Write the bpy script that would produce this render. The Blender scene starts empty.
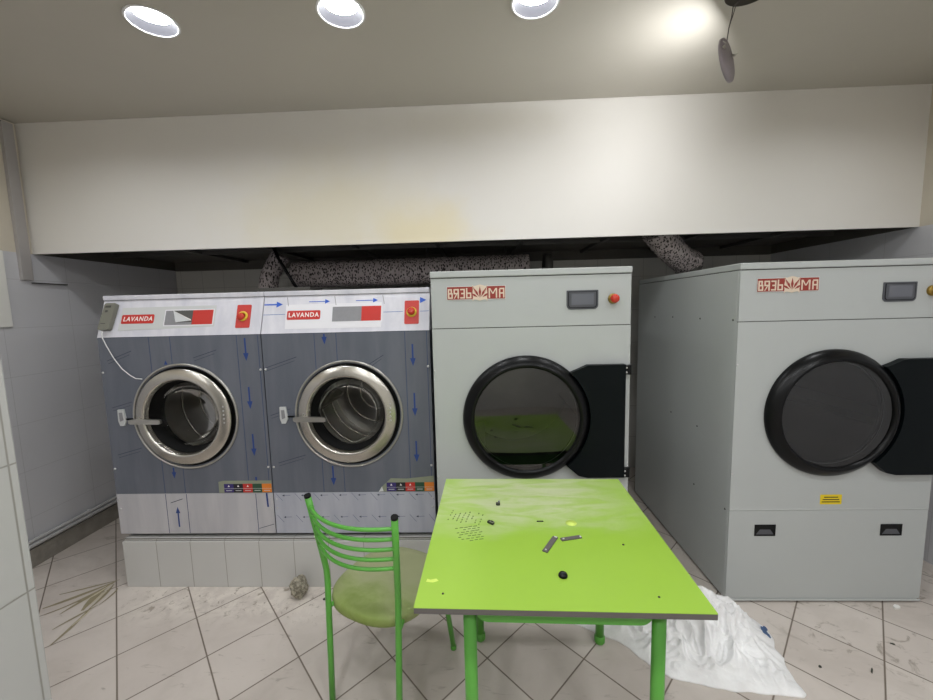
import bpy, bmesh, math, random
from mathutils import Vector, Matrix, noise
random.seed(7)
PI = math.pi
S = bpy.context.scene
C = S.collection

# ------------------------------------------------------------------ camera
cam_d = bpy.data.cameras.new('camera')
cam = bpy.data.objects.new('camera', cam_d)
C.objects.link(cam)
cam_d.sensor_fit = 'HORIZONTAL'
cam_d.sensor_width = 36.0
cam_d.lens = 399.52 * 36.0 / 933.0
cam_d.clip_start = 0.02
cr = Vector((0.999117, 0.03392394, -0.02478691))
cf = Vector((-0.03637084, 0.99369539, -0.10605016))
cu = cr.cross(cf)
M3 = Matrix((cr, cu, -cf)).transposed()
cam.matrix_world = Matrix.Translation((0, 0, 1.52666)) @ M3.to_4x4()
S.camera = cam

# ------------------------------------------------------------------ world and exposure
w = bpy.data.worlds.new('world')
S.world = w
w.use_nodes = True
w.node_tree.nodes['Background'].inputs[0].default_value = (0.05, 0.05, 0.05, 1)
w.node_tree.nodes['Background'].inputs[1].default_value = 0.3
S.view_settings.view_transform = 'Standard'
S.view_settings.look = 'None'
S.view_settings.gamma = 1
S.view_settings.use_curve_mapping = False
S.view_settings.exposure = 1.60
LAMP = 30.0          # radiance of a downlight lens
LAMP_LED = 28.0      # radiance of the hanging panel

# ------------------------------------------------------------------ materials
MATS = {}
def s2l(c):
    return tuple(((x / 255) / 12.92 if x / 255 <= 0.04045 else (((x / 255) + 0.055) / 1.055) ** 2.4) for x in c)

def new_mat(name):
    m = bpy.data.materials.new(name)
    m.use_nodes = True
    nt = m.node_tree
    MATS[name] = m
    return m, nt, nt.nodes['Principled BSDF']

def mat(name, col, rough=0.5, metal=0.0, var=0.06, scale=8.0, bump=0.0, bscale=60.0, spec=0.5, srgb=True):
    """plain procedural material: colour slightly broken up by noise, optional bump"""
    m, nt, b = new_mat(name)
    c = s2l(col) if srgb else col
    tc = nt.nodes.new('ShaderNodeTexCoord')
    n = nt.nodes.new('ShaderNodeTexNoise'); n.inputs['Scale'].default_value = scale; n.inputs['Detail'].default_value = 4
    nt.links.new(tc.outputs['Object'], n.inputs['Vector'])
    mx = nt.nodes.new('ShaderNodeMix'); mx.data_type = 'RGBA'
    mx.inputs[6].default_value = (*[x * (1 - var) for x in c], 1)
    mx.inputs[7].default_value = (*[min(1, x * (1 + var)) for x in c], 1)
    nt.links.new(n.outputs['Fac'], mx.inputs[0])
    nt.links.new(mx.outputs[2], b.inputs['Base Color'])
    b.inputs['Roughness'].default_value = rough
    b.inputs['Metallic'].default_value = metal
    b.inputs['Specular IOR Level'].default_value = spec
    if bump:
        n2 = nt.nodes.new('ShaderNodeTexNoise'); n2.inputs['Scale'].default_value = bscale; n2.inputs['Detail'].default_value = 3
        nt.links.new(tc.outputs['Object'], n2.inputs['Vector'])
        bp = nt.nodes.new('ShaderNodeBump'); bp.inputs['Strength'].default_value = bump; bp.inputs['Distance'].default_value = 0.01
        nt.links.new(n2.outputs['Fac'], bp.inputs['Height'])
        nt.links.new(bp.outputs['Normal'], b.inputs['Normal'])
    return m

def math_node(nt, op, a, b=None, c=None):
    n = nt.nodes.new('ShaderNodeMath'); n.operation = op
    for i, v in enumerate((a, b, c)):
        if v is None: continue
        if isinstance(v, (int, float)): n.inputs[i].default_value = v
        else: nt.links.new(v, n.inputs[i])
    return n.outputs[0]

def mixc(nt, fac, a, b):
    mx = nt.nodes.new('ShaderNodeMix'); mx.data_type = 'RGBA'
    if isinstance(fac, (int, float)): mx.inputs[0].default_value = fac
    else: nt.links.new(fac, mx.inputs[0])
    for i, v in ((6, a), (7, b)):
        if isinstance(v, tuple): mx.inputs[i].default_value = (*v, 1)
        else: nt.links.new(v, mx.inputs[i])
    return mx.outputs[2]

def noise_node(nt, vec, scale, detail=4, rough=0.5, dist=0.0):
    n = nt.nodes.new('ShaderNodeTexNoise')
    n.inputs['Scale'].default_value = scale; n.inputs['Detail'].default_value = detail
    n.inputs['Roughness'].default_value = rough; n.inputs['Distortion'].default_value = dist
    if vec is not None: nt.links.new(vec, n.inputs['Vector'])
    return n.outputs['Fac']

def ramp(nt, fac, lo, hi):
    mr = nt.nodes.new('ShaderNodeMapRange'); mr.interpolation_type = 'SMOOTHSTEP'
    nt.links.new(fac, mr.inputs[0])
    mr.inputs[1].default_value = lo; mr.inputs[2].default_value = hi
    mr.inputs[3].default_value = 0; mr.inputs[4].default_value = 1
    return mr.outputs[0]

def grid_lines(nt, val, period, offset, half):
    """1 on a line every `period`, 0 between"""
    t = math_node(nt, 'SUBTRACT', val, offset - period * 1000)
    t = math_node(nt, 'MODULO', t, period)
    t = math_node(nt, 'SUBTRACT', t, period / 2)
    t = math_node(nt, 'ABSOLUTE', t)
    mr = nt.nodes.new('ShaderNodeMapRange')
    nt.links.new(t, mr.inputs[0])
    mr.inputs[1].default_value = period / 2 - half * 1.6; mr.inputs[2].default_value = period / 2 - half * 0.6
    return mr.outputs[0]

def tile_mat(name, col, grout, ax, pu, ou, pv, ov, half=0.0012, rough=0.25, var=0.04, paint=None, zline=None):
    """wall tiles; ax 'x' or 'y' is the horizontal axis; above zline plain paint"""
    m, nt, b = new_mat(name)
    g = nt.nodes.new('ShaderNodeNewGeometry')
    sp = nt.nodes.new('ShaderNodeSeparateXYZ'); nt.links.new(g.outputs['Position'], sp.inputs[0])
    u = sp.outputs[0] if ax == 'x' else sp.outputs[1]
    z = sp.outputs[2]
    lu = grid_lines(nt, u, pu, ou, half); lv = grid_lines(nt, z, pv, ov, half)
    ln = math_node(nt, 'MAXIMUM', lu, lv)
    n = noise_node(nt, g.outputs['Position'], 3.0)
    c = s2l(col)
    base = mixc(nt, n, tuple(x * (1 - var) for x in c), tuple(x * (1 + var) for x in c))
    base = mixc(nt, ln, base, s2l(grout))
    rn = math_node(nt, 'MULTIPLY_ADD', ln, 0.5, rough)
    if zline is not None:
        up = math_node(nt, 'GREATER_THAN', z, zline)
        pn = noise_node(nt, g.outputs['Position'], 2.2, 5)
        pc = s2l(paint)
        pcol = mixc(nt, pn, tuple(x * 0.93 for x in pc), tuple(min(1, x * 1.05) for x in pc))
        base = mixc(nt, up, base, pcol)
        rn = math_node(nt, 'MAXIMUM', rn, math_node(nt, 'MULTIPLY', up, 0.8))
    nt.links.new(base, b.inputs['Base Color'])
    nt.links.new(rn, b.inputs['Roughness'])
    bp = nt.nodes.new('ShaderNodeBump'); bp.inputs['Strength'].default_value = 0.25; bp.inputs['Distance'].default_value = 0.002
    bp.invert = True
    nt.links.new(ln, bp.inputs['Height']); nt.links.new(bp.outputs['Normal'], b.inputs['Normal'])
    return m

def floor_mat():
    m, nt, b = new_mat('floor_tiles')
    g = nt.nodes.new('ShaderNodeNewGeometry')
    P = g.outputs['Position']
    sp = nt.nodes.new('ShaderNodeSeparateXYZ'); nt.links.new(P, sp.inputs[0])
    x, y = sp.outputs[0], sp.outputs[1]
    ky = math_node(nt, 'MULTIPLY', y, 0.94)
    u = math_node(nt, 'ADD', x, ky); v = math_node(nt, 'SUBTRACT', ky, x)
    lu = grid_lines(nt, u, 0.4185, 0.242, 0.0036); lv = grid_lines(nt, v, 0.4185, 3.174, 0.0036)
    ln = math_node(nt, 'MAXIMUM', lu, lv)
    # per tile tint
    fu = math_node(nt, 'FLOOR', math_node(nt, 'DIVIDE', math_node(nt, 'SUBTRACT', u, 0.242), 0.4185))
    fv = math_node(nt, 'FLOOR', math_node(nt, 'DIVIDE', math_node(nt, 'SUBTRACT', v, 3.174), 0.4185))
    cmb = nt.nodes.new('ShaderNodeCombineXYZ'); nt.links.new(fu, cmb.inputs[0]); nt.links.new(fv, cmb.inputs[1])
    wn = nt.nodes.new('ShaderNodeTexWhiteNoise'); nt.links.new(cmb.outputs[0], wn.inputs[0])
    base = mixc(nt, wn.outputs[0], s2l((203, 193, 185)), s2l((214, 205, 197)))
    # cloudy ceramic print and dust films
    n1 = ramp(nt, noise_node(nt, P, 3.5, 6, 0.6, 0.6), 0.35, 0.75)
    base = mixc(nt, math_node(nt, 'MULTIPLY', n1, 0.30), base, s2l((166, 156, 146)))
    # streaky scuffs
    mp = nt.nodes.new('ShaderNodeMapping'); mp.inputs['Scale'].default_value = (4, 16, 1); mp.inputs['Rotation'].default_value = (0, 0, 0.5)
    nt.links.new(P, mp.inputs[0])
    n2 = ramp(nt, noise_node(nt, mp.outputs[0], 1.6, 7, 0.65, 1.2), 0.60, 0.74)
    base = mixc(nt, math_node(nt, 'MULTIPLY', n2, 0.5), base, s2l((112, 102, 88)))
    # plaster dust and mud crumbs close to the plinth
    band = math_node(nt, 'MULTIPLY', ramp(nt, y, 1.72, 1.92), math_node(nt, 'MULTIPLY', ramp(nt, x, -2.1, -1.7), math_node(nt, 'SUBTRACT', 1.0, ramp(nt, x, -0.65, -0.3))))
    pale = ramp(nt, noise_node(nt, P, 9, 6, 0.7, 0.5), 0.40, 0.60)
    base = mixc(nt, math_node(nt, 'MULTIPLY', math_node(nt, 'MULTIPLY', band, pale), 0.75), base, s2l((226, 218, 208)))
    crumb = ramp(nt, noise_node(nt, P, 26, 7, 0.75, 0.8), 0.56, 0.64)
    base = mixc(nt, math_node(nt, 'MULTIPLY', math_node(nt, 'MULTIPLY', band, crumb), 0.75), base, s2l((128, 116, 98)))
    # grime by the right hand dryer
    band2 = math_node(nt, 'MULTIPLY', ramp(nt, x, 1.2, 1.6), ramp(nt, y, 1.35, 1.6))
    sc = ramp(nt, noise_node(nt, P, 8, 7, 0.7, 1.5), 0.55, 0.66)
    base = mixc(nt, math_node(nt, 'MULTIPLY', math_node(nt, 'MULTIPLY', band2, sc), 0.6), base, s2l((122, 110, 94)))
    col = mixc(nt, ln, base, s2l((118, 106, 94)))
    nt.links.new(col, b.inputs['Base Color'])
    nt.links.new(math_node(nt, 'MULTIPLY_ADD', n1, 0.25, 0.38), b.inputs['Roughness'])
    bp = nt.nodes.new('ShaderNodeBump'); bp.invert = True; bp.inputs['Strength'].default_value = 0.3; bp.inputs['Distance'].default_value = 0.003
    nt.links.new(ln, bp.inputs['Height']); nt.links.new(bp.outputs['Normal'], b.inputs['Normal'])
    return m

def plaster_mat(name, col, stain=False, dust=0.10):
    m, nt, b = new_mat(name)
    g = nt.nodes.new('ShaderNodeNewGeometry'); P = g.outputs['Position']
    sp = nt.nodes.new('ShaderNodeSeparateXYZ'); nt.links.new(P, sp.inputs[0])
    c = s2l(col)
    base = mixc(nt, noise_node(nt, P, 1.5, 5), tuple(x * (1 - dust) for x in c), tuple(min(1, x * 1.03) for x in c))
    if stain:
        def spot(cx, cz, rx, rz, col, amt, base):
            dx = math_node(nt, 'DIVIDE', math_node(nt, 'SUBTRACT', sp.outputs[0], cx), rx)
            dz = math_node(nt, 'DIVIDE', math_node(nt, 'SUBTRACT', sp.outputs[2], cz), rz)
            d = math_node(nt, 'SQRT', math_node(nt, 'ADD', math_node(nt, 'MULTIPLY', dx, dx), math_node(nt, 'MULTIPLY', dz, dz)))
            d = math_node(nt, 'ADD', d, math_node(nt, 'MULTIPLY', math_node(nt, 'SUBTRACT', noise_node(nt, P, 5, 4), 0.5), 0.7))
            f = math_node(nt, 'MULTIPLY', math_node(nt, 'SUBTRACT', 1.0, ramp(nt, d, 0.1, 1.0)), amt)
            return mixc(nt, f, base, s2l(col))
        base = spot(-0.35, 1.98, 0.50, 0.26, (228, 212, 158), 0.55, base)
        base = spot(-0.9, 2.1, 0.85, 0.50, (222, 213, 182), 0.55, base)
        base = spot(-0.05, 2.6, 0.9, 0.14, (176, 168, 140), 0.22, base)
        # hairline scratches
        mp = nt.nodes.new('ShaderNodeMapping'); mp.inputs['Scale'].default_value = (2, 1, 9)
        nt.links.new(P, mp.inputs[0])
        sc = ramp(nt, noise_node(nt, mp.outputs[0], 3, 8, 0.8, 0.5), 0.66, 0.70)
        base = mixc(nt, math_node(nt, 'MULTIPLY', sc, 0.22), base, s2l((160, 152, 134)))
    nt.links.new(base, b.inputs['Base Color'])
    b.inputs['Roughness'].default_value = 0.6
    bp = nt.nodes.new('ShaderNodeBump'); bp.inputs['Strength'].default_value = 0.08; bp.inputs['Distance'].default_value = 0.01
    nt.links.new(noise_node(nt, P, 14, 4), bp.inputs['Height']); nt.links.new(bp.outputs['Normal'], b.inputs['Normal'])
    return m

def emit_mat(name, col, strength):
    m, nt, b = new_mat(name)
    b.inputs['Base Color'].default_value = (0.9, 0.9, 0.9, 1)
    b.inputs['Emission Color'].default_value = (*col, 1)
    b.inputs['Emission Strength'].default_value = strength
    return m

def glass_mat(name, tint, refl, rough=0.03, k=1.0):
    """thin pane: see through with a fresnel reflection"""
    m, nt, b = new_mat(name)
    nt.nodes.remove(b)
    out = nt.nodes['Material Output']
    tr = nt.nodes.new('ShaderNodeBsdfTransparent'); tr.inputs[0].default_value = (*tint, 1)
    gl = nt.nodes.new('ShaderNodeBsdfGlossy'); gl.inputs[0].default_value = (1, 1, 1, 1); gl.inputs['Roughness'].default_value = rough
    lw = nt.nodes.new('ShaderNodeFresnel'); lw.inputs['IOR'].default_value = 1.5
    f = math_node(nt, 'MULTIPLY_ADD', lw.outputs[0], k, refl)
    mx = nt.nodes.new('ShaderNodeMixShader')
    nt.links.new(f, mx.inputs[0]); nt.links.new(tr.outputs[0], mx.inputs[1]); nt.links.new(gl.outputs[0], mx.inputs[2])
    nt.links.new(mx.outputs[0], out.inputs[0])
    return m

def drum_mat():
    m, nt, b = new_mat('perforated_steel')
    tc = nt.nodes.new('ShaderNodeTexCoord')
    f = noise_node(nt, tc.outputs['Object'], 4, 3)
    nt.links.new(mixc(nt, f, (0.40, 0.39, 0.38), (0.62, 0.61, 0.59)), b.inputs['Base Color'])
    b.inputs['Metallic'].default_value = 0.9; b.inputs['Roughness'].default_value = 0.3
    return m

def duct_mat():
    m, nt, b = new_mat('duct_cloth')
    tc = nt.nodes.new('ShaderNodeTexCoord')
    mp = nt.nodes.new('ShaderNodeMapping'); mp.inputs['Scale'].default_value = (85, 85, 44)
    nt.links.new(tc.outputs['Object'], mp.inputs[0])
    vo = nt.nodes.new('ShaderNodeTexVoronoi'); vo.inputs['Scale'].default_value = 1.0
    nt.links.new(mp.outputs[0], vo.inputs['Vector'])
    f = ramp(nt, vo.outputs['Distance'], 0.30, 0.52)
    n = noise_node(nt, tc.outputs['Object'], 30, 4)
    base = mixc(nt, n, s2l((138, 128, 127)), s2l((190, 180, 178)))
    nt.links.new(mixc(nt, f, s2l((44, 38, 38)), base), b.inputs['Base Color'])
    b.inputs['Roughness'].default_value = 0.8
    bp = nt.nodes.new('ShaderNodeBump'); bp.inputs['Strength'].default_value = 0.6; bp.inputs['Distance'].default_value = 0.006
    nt.links.new(f, bp.inputs['Height']); nt.links.new(bp.outputs['Normal'], b.inputs['Normal'])
    return m

def table_mat():
    m, nt, b = new_mat('lime_laminate')
    g = nt.nodes.new('ShaderNodeNewGeometry'); P = g.outputs['Position']
    sp = nt.nodes.new('ShaderNodeSeparateXYZ'); nt.links.new(P, sp.inputs[0])
    base = mixc(nt, noise_node(nt, P, 4, 3), s2l((150, 190, 62)), s2l((157, 196, 71)))
    # dusty wiped smear across the far half
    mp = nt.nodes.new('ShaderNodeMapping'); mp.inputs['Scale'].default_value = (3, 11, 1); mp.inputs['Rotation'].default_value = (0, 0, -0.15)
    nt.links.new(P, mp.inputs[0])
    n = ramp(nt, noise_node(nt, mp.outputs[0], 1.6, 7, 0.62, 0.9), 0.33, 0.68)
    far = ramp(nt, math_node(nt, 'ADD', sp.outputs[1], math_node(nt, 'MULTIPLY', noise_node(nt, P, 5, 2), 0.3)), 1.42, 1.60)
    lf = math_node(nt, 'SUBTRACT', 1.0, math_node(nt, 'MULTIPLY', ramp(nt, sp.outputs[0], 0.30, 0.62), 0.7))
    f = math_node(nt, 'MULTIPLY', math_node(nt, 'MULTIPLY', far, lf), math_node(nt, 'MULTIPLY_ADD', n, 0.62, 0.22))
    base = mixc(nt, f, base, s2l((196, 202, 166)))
    # paler towards the left edge
    lft = math_node(nt, 'MULTIPLY', math_node(nt, 'SUBTRACT', 1.0, ramp(nt, sp.outputs[0], -0.12, 0.04)), 0.22)
    base = mixc(nt, lft, base, s2l((186, 226, 96)))
    nt.links.new(base, b.inputs['Base Color'])
    b.inputs['Roughness'].default_value = 0.32
    nt.links.new(math_node(nt, 'MULTIPLY_ADD', f, 0.6, 0.32), b.inputs['Roughness'])
    return m

def film_mat(name, c1, c2, rough=0.3, metal=0.0):
    """sheet steel still under its protective film, with faint vertical cloudiness"""
    m, nt, b = new_mat(name)
    tc = nt.nodes.new('ShaderNodeTexCoord')
    mp = nt.nodes.new('ShaderNodeMapping'); mp.inputs['Scale'].default_value = (9, 9, 1.2)
    nt.links.new(tc.outputs['Object'], mp.inputs[0])
    n = noise_node(nt, mp.outputs[0], 1.3, 4, 0.6, 0.3)
    nt.links.new(mixc(nt, ramp(nt, n, 0.3, 0.7), s2l(c1), s2l(c2)), b.inputs['Base Color'])
    b.inputs['Roughness'].default_value = rough; b.inputs['Metallic'].default_value = metal
    bp = nt.nodes.new('ShaderNodeBump'); bp.inputs['Strength'].default_value = 0.12; bp.inputs['Distance'].default_value = 0.004
    nt.links.new(noise_node(nt, mp.outputs[0], 3, 5, 0.6), bp.inputs['Height']); nt.links.new(bp.outputs['Normal'], b.inputs['Normal'])
    return m

def rock_mat():
    m, nt, b = new_mat('mortar')
    tc = nt.nodes.new('ShaderNodeTexCoord')
    n = ramp(nt, noise_node(nt, tc.outputs['Object'], 45, 8, 0.75), 0.38, 0.62)
    nt.links.new(mixc(nt, n, s2l((130, 124, 108)), s2l((216, 208, 188))), b.inputs['Base Color'])
    b.inputs['Roughness'].default_value = 0.95
    bp = nt.nodes.new('ShaderNodeBump'); bp.inputs['Strength'].default_value = 0.8; bp.inputs['Distance'].default_value = 0.01
    nt.links.new(n, bp.inputs['Height']); nt.links.new(bp.outputs['Normal'], b.inputs['Normal'])
    return m

def seat_mat():
    m, nt, b = new_mat('dusty_green_vinyl')
    tc = nt.nodes.new('ShaderNodeTexCoord')
    sp = nt.nodes.new('ShaderNodeSeparateXYZ'); nt.links.new(tc.outputs['Object'], sp.inputs[0])
    n = noise_node(nt, tc.outputs['Object'], 5, 6, 0.6, 0.8)
    # plaster dust lies thicker on the far half of the cushion
    d = ramp(nt, math_node(nt, 'ADD', sp.outputs[1], math_node(nt, 'MULTIPLY', n, 0.35)), 0.12, 0.42)
    base = mixc(nt, ramp(nt, n, 0.3, 0.7), s2l((120, 142, 58)), s2l((144, 162, 84)))
    base = mixc(nt, math_node(nt, 'MULTIPLY', d, 0.75), base, s2l((172, 172, 140)))
    nt.links.new(base, b.inputs['Base Color'])
    b.inputs['Roughness'].default_value = 0.6
    return m

def sack_mat():
    m, nt, b = new_mat('white_polypropylene')
    tc = nt.nodes.new('ShaderNodeTexCoord')
    n = noise_node(nt, tc.outputs['Object'], 9, 6, 0.6)
    nt.links.new(mixc(nt, ramp(nt, n, 0.35, 0.7), s2l((236, 235, 235)), s2l((250, 250, 250))), b.inputs['Base Color'])
    b.inputs['Roughness'].default_value = 0.45
    bp = nt.nodes.new('ShaderNodeBump'); bp.inputs['Strength'].default_value = 0.5; bp.inputs['Distance'].default_value = 0.008
    nt.links.new(noise_node(nt, tc.outputs['Object'], 24, 6, 0.6, 1.0), bp.inputs['Height']); nt.links.new(bp.outputs['Normal'], b.inputs['Normal'])
    return m

M = dict(
    floor=floor_mat(),
    ceiling=plaster_mat('ceiling_plaster', (188, 183, 172)),
    soffit=plaster_mat('cream_plaster', (227, 224, 218), stain=True, dust=0.05),
    tileL=tile_mat('grey_wall_tiles', (212, 212, 216), (188, 188, 190), 'y', 0.40, 0.25, 0.2925, 0.008, half=0.001, rough=0.35, paint=(212, 204, 188), zline=1.925),
    tileN=tile_mat('pale_wall_tiles', (190, 190, 188), (150, 148, 142), 'y', 0.50, 0.84, 0.31, -0.045, half=0.002, paint=(212, 204, 188), zline=2.0),
    tileB=tile_mat('grey_back_tiles', (206, 204, 198), (150, 148, 144), 'x', 0.20, 0.05, 0.2925, 0.008),
    tileP=tile_mat('plinth_tiles', (202, 201, 198), (140, 136, 126), 'x', 0.195, -2.03, 0.60, -0.3, half=0.0014),
    grime=mat('dirty_concrete', (96, 92, 84), 0.9, var=0.3, scale=30, bump=0.4),
    cavity=mat('shade_sheet', (84, 80, 74), 0.6, var=0.3, scale=5),  # shade of the unlit bulkhead underside put into the colour
    rail=mat('dull_rail', (80, 78, 74), 0.55, metal=0.3),
    trunk=mat('grey_trunking', (172, 168, 166), 0.45),
    pipe=mat('grey_pipe', (196, 196, 196), 0.35),
    skirt=mat('dark_skirting', (150, 145, 136), 0.7, var=0.35, scale=14, bump=0.3),
    panelw=mat('white_board', (238, 237, 232), 0.5),
    dryer=mat('grey_enamel', (183, 187, 186), 0.38, var=0.02, scale=3),
    dryer_in=mat('dark_seam', (70, 70, 68), 0.7),
    dryer_hi=mat('light_edge', (212, 214, 210), 0.35, var=0.02),
    black=mat('black_plastic', (8, 9, 11), 0.3, var=0.1, spec=0.22),
    blackp=mat('black_steel', (10, 16, 18), 0.4, var=0.1, spec=0.12),
    rubber=mat('black_rubber', (14, 14, 14), 0.6, spec=0.2),
    blackhole=mat('deep_black', (5, 5, 5), 0.9),
    screw=mat('screw_steel', (205, 205, 205), 0.3, metal=0.7),
    steel=mat('brushed_steel', (196, 192, 184), 0.27, metal=1.0, var=0.05, bump=0.03, bscale=8),
    steel2=mat('cast_steel', (190, 188, 182), 0.3, metal=0.9),
    drum=drum_mat(),
    drum_back=mat('drum_back_steel', (190, 188, 184), 0.34, metal=0.9, var=0.2, scale=6),
    glass=glass_mat('door_glass', (0.9, 0.9, 0.88), 0.0, k=0.35),
    glass2=glass_mat('smoked_glass', (0.32, 0.32, 0.32), 0.028, 0.03),
    slate=film_mat('slate_film', (99, 104, 115), (110, 114, 124), 0.36, 0.1),
    lilac=film_mat('lilac_film', (204, 204, 214), (222, 221, 228), 0.4),
    lower=film_mat('pale_film', (184, 183, 188), (198, 196, 199), 0.38, 0.1),
    lowerb=film_mat('bluish_film', (172, 175, 188), (188, 190, 200), 0.38, 0.1),
    blue=mat('blue_print', (36, 66, 132), 0.5, var=0.03),
    blueb=mat('bright_blue_print', (40, 90, 196), 0.5, var=0.03),
    line=mat('blue_line', (60, 72, 108), 0.5, var=0.03),
    lineb=mat('lilac_line', (104, 130, 186), 0.5, var=0.03),
    dashp=mat('grey_print', (112, 118, 148), 0.5, var=0.03),
    dash=mat('navy_dash', (52, 58, 78), 0.5, var=0.03),
    plate=mat('pale_grey_label', (202, 204, 204), 0.4, var=0.02),
    platew=mat('white_label', (228, 227, 232), 0.4, var=0.02),
    red=mat('label_red', (196, 48, 40), 0.4, var=0.04),
    logo_red=mat('rust_red', (150, 52, 42), 0.45, var=0.05),
    cream=mat('letter_cream', (224, 206, 186), 0.5, var=0.03),
    white=mat('letter_white', (244, 240, 236), 0.5, var=0.02),
    grey=mat('screen_grey', (138, 138, 142), 0.4, var=0.1, scale=60),
    dgrey=mat('screen_dark_grey', (84, 84, 82), 0.35, var=0.05),
    bezel=mat('bezel_grey', (78, 80, 86), 0.35, var=0.05),
    lcd=mat('lcd_grey', (104, 106, 114), 0.2, var=0.05),
    redk=mat('button_red', (196, 52, 34), 0.25, var=0.05),
    yellow=mat('collar_yellow', (226, 196, 60), 0.35, var=0.05),
    brass=mat('brass', (150, 124, 62), 0.3, metal=0.8),
    ysticker=mat('yellow_sticker', (232, 204, 30), 0.5, var=0.03),
    ink=mat('black_ink', (50, 44, 20), 0.6),
    purple=mat('purple_ink', (56, 44, 110), 0.5), black_ink=mat('blackish_ink', (30, 30, 36), 0.5),
    dgreen=mat('green_ink', (38, 78, 56), 0.5), orange=mat('orange_ink', (226, 130, 44), 0.5),
    fold=mat('folded_film', (212, 214, 216), 0.35, var=0.05),
    olive=mat('glue_residue', (142, 148, 128), 0.4, var=0.15),
    remote=mat('grey_plastic', (118, 118, 108), 0.5, var=0.04),
    remote_d=mat('dark_plastic', (70, 70, 66), 0.5),
    cable=mat('white_cable', (222, 222, 222), 0.45),
    green=mat('green_enamel', (92, 168, 66), 0.30, var=0.10, scale=10),
    table=table_mat(),
    edge=mat('grey_edging', (98, 94, 92), 0.5, var=0.06),
    seat=seat_mat(), rock=rock_mat(), sack=sack_mat(), duct=duct_mat(),
    bluebit=mat('blue_print_patch', (74, 100, 140), 0.5, var=0.2, scale=50),
    lampw=mat('lamp_white', (236, 236, 238), 0.35),
    lampin=mat('dimmed_reflector', (34, 34, 37), 0.6, spec=0.08),  # near-black colour dims the lens glare on the inner walls
    lens=emit_mat('lamp_lens', (0.965, 0.985, 1.0), LAMP),
    lens_fill=emit_mat('lamp_lens_fill', (0.965, 0.985, 1.0), LAMP * 1.6),  # boosted lens for the added fill downlights
    lens_cool=emit_mat('led_lens', (0.97, 0.98, 1.0), LAMP_LED),
    alu=mat('grey_aluminium', (150, 142, 148), 0.45, metal=0.4),
    wire=mat('grey_wire', (86, 80, 78), 0.5),
    stainf=mat('dried_glue', (150, 140, 112), 0.45, var=0.25, scale=20),
    stain2=mat('pale_glue', (204, 194, 168), 0.4, var=0.1),
    limespot=mat('lime_sticker', (214, 238, 112), 0.5),
    mark=mat('grey_mark', (106, 132, 62), 0.6, var=0.2),
    dark=mat('dark_chip', (60, 62, 52), 0.6),
)

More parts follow.
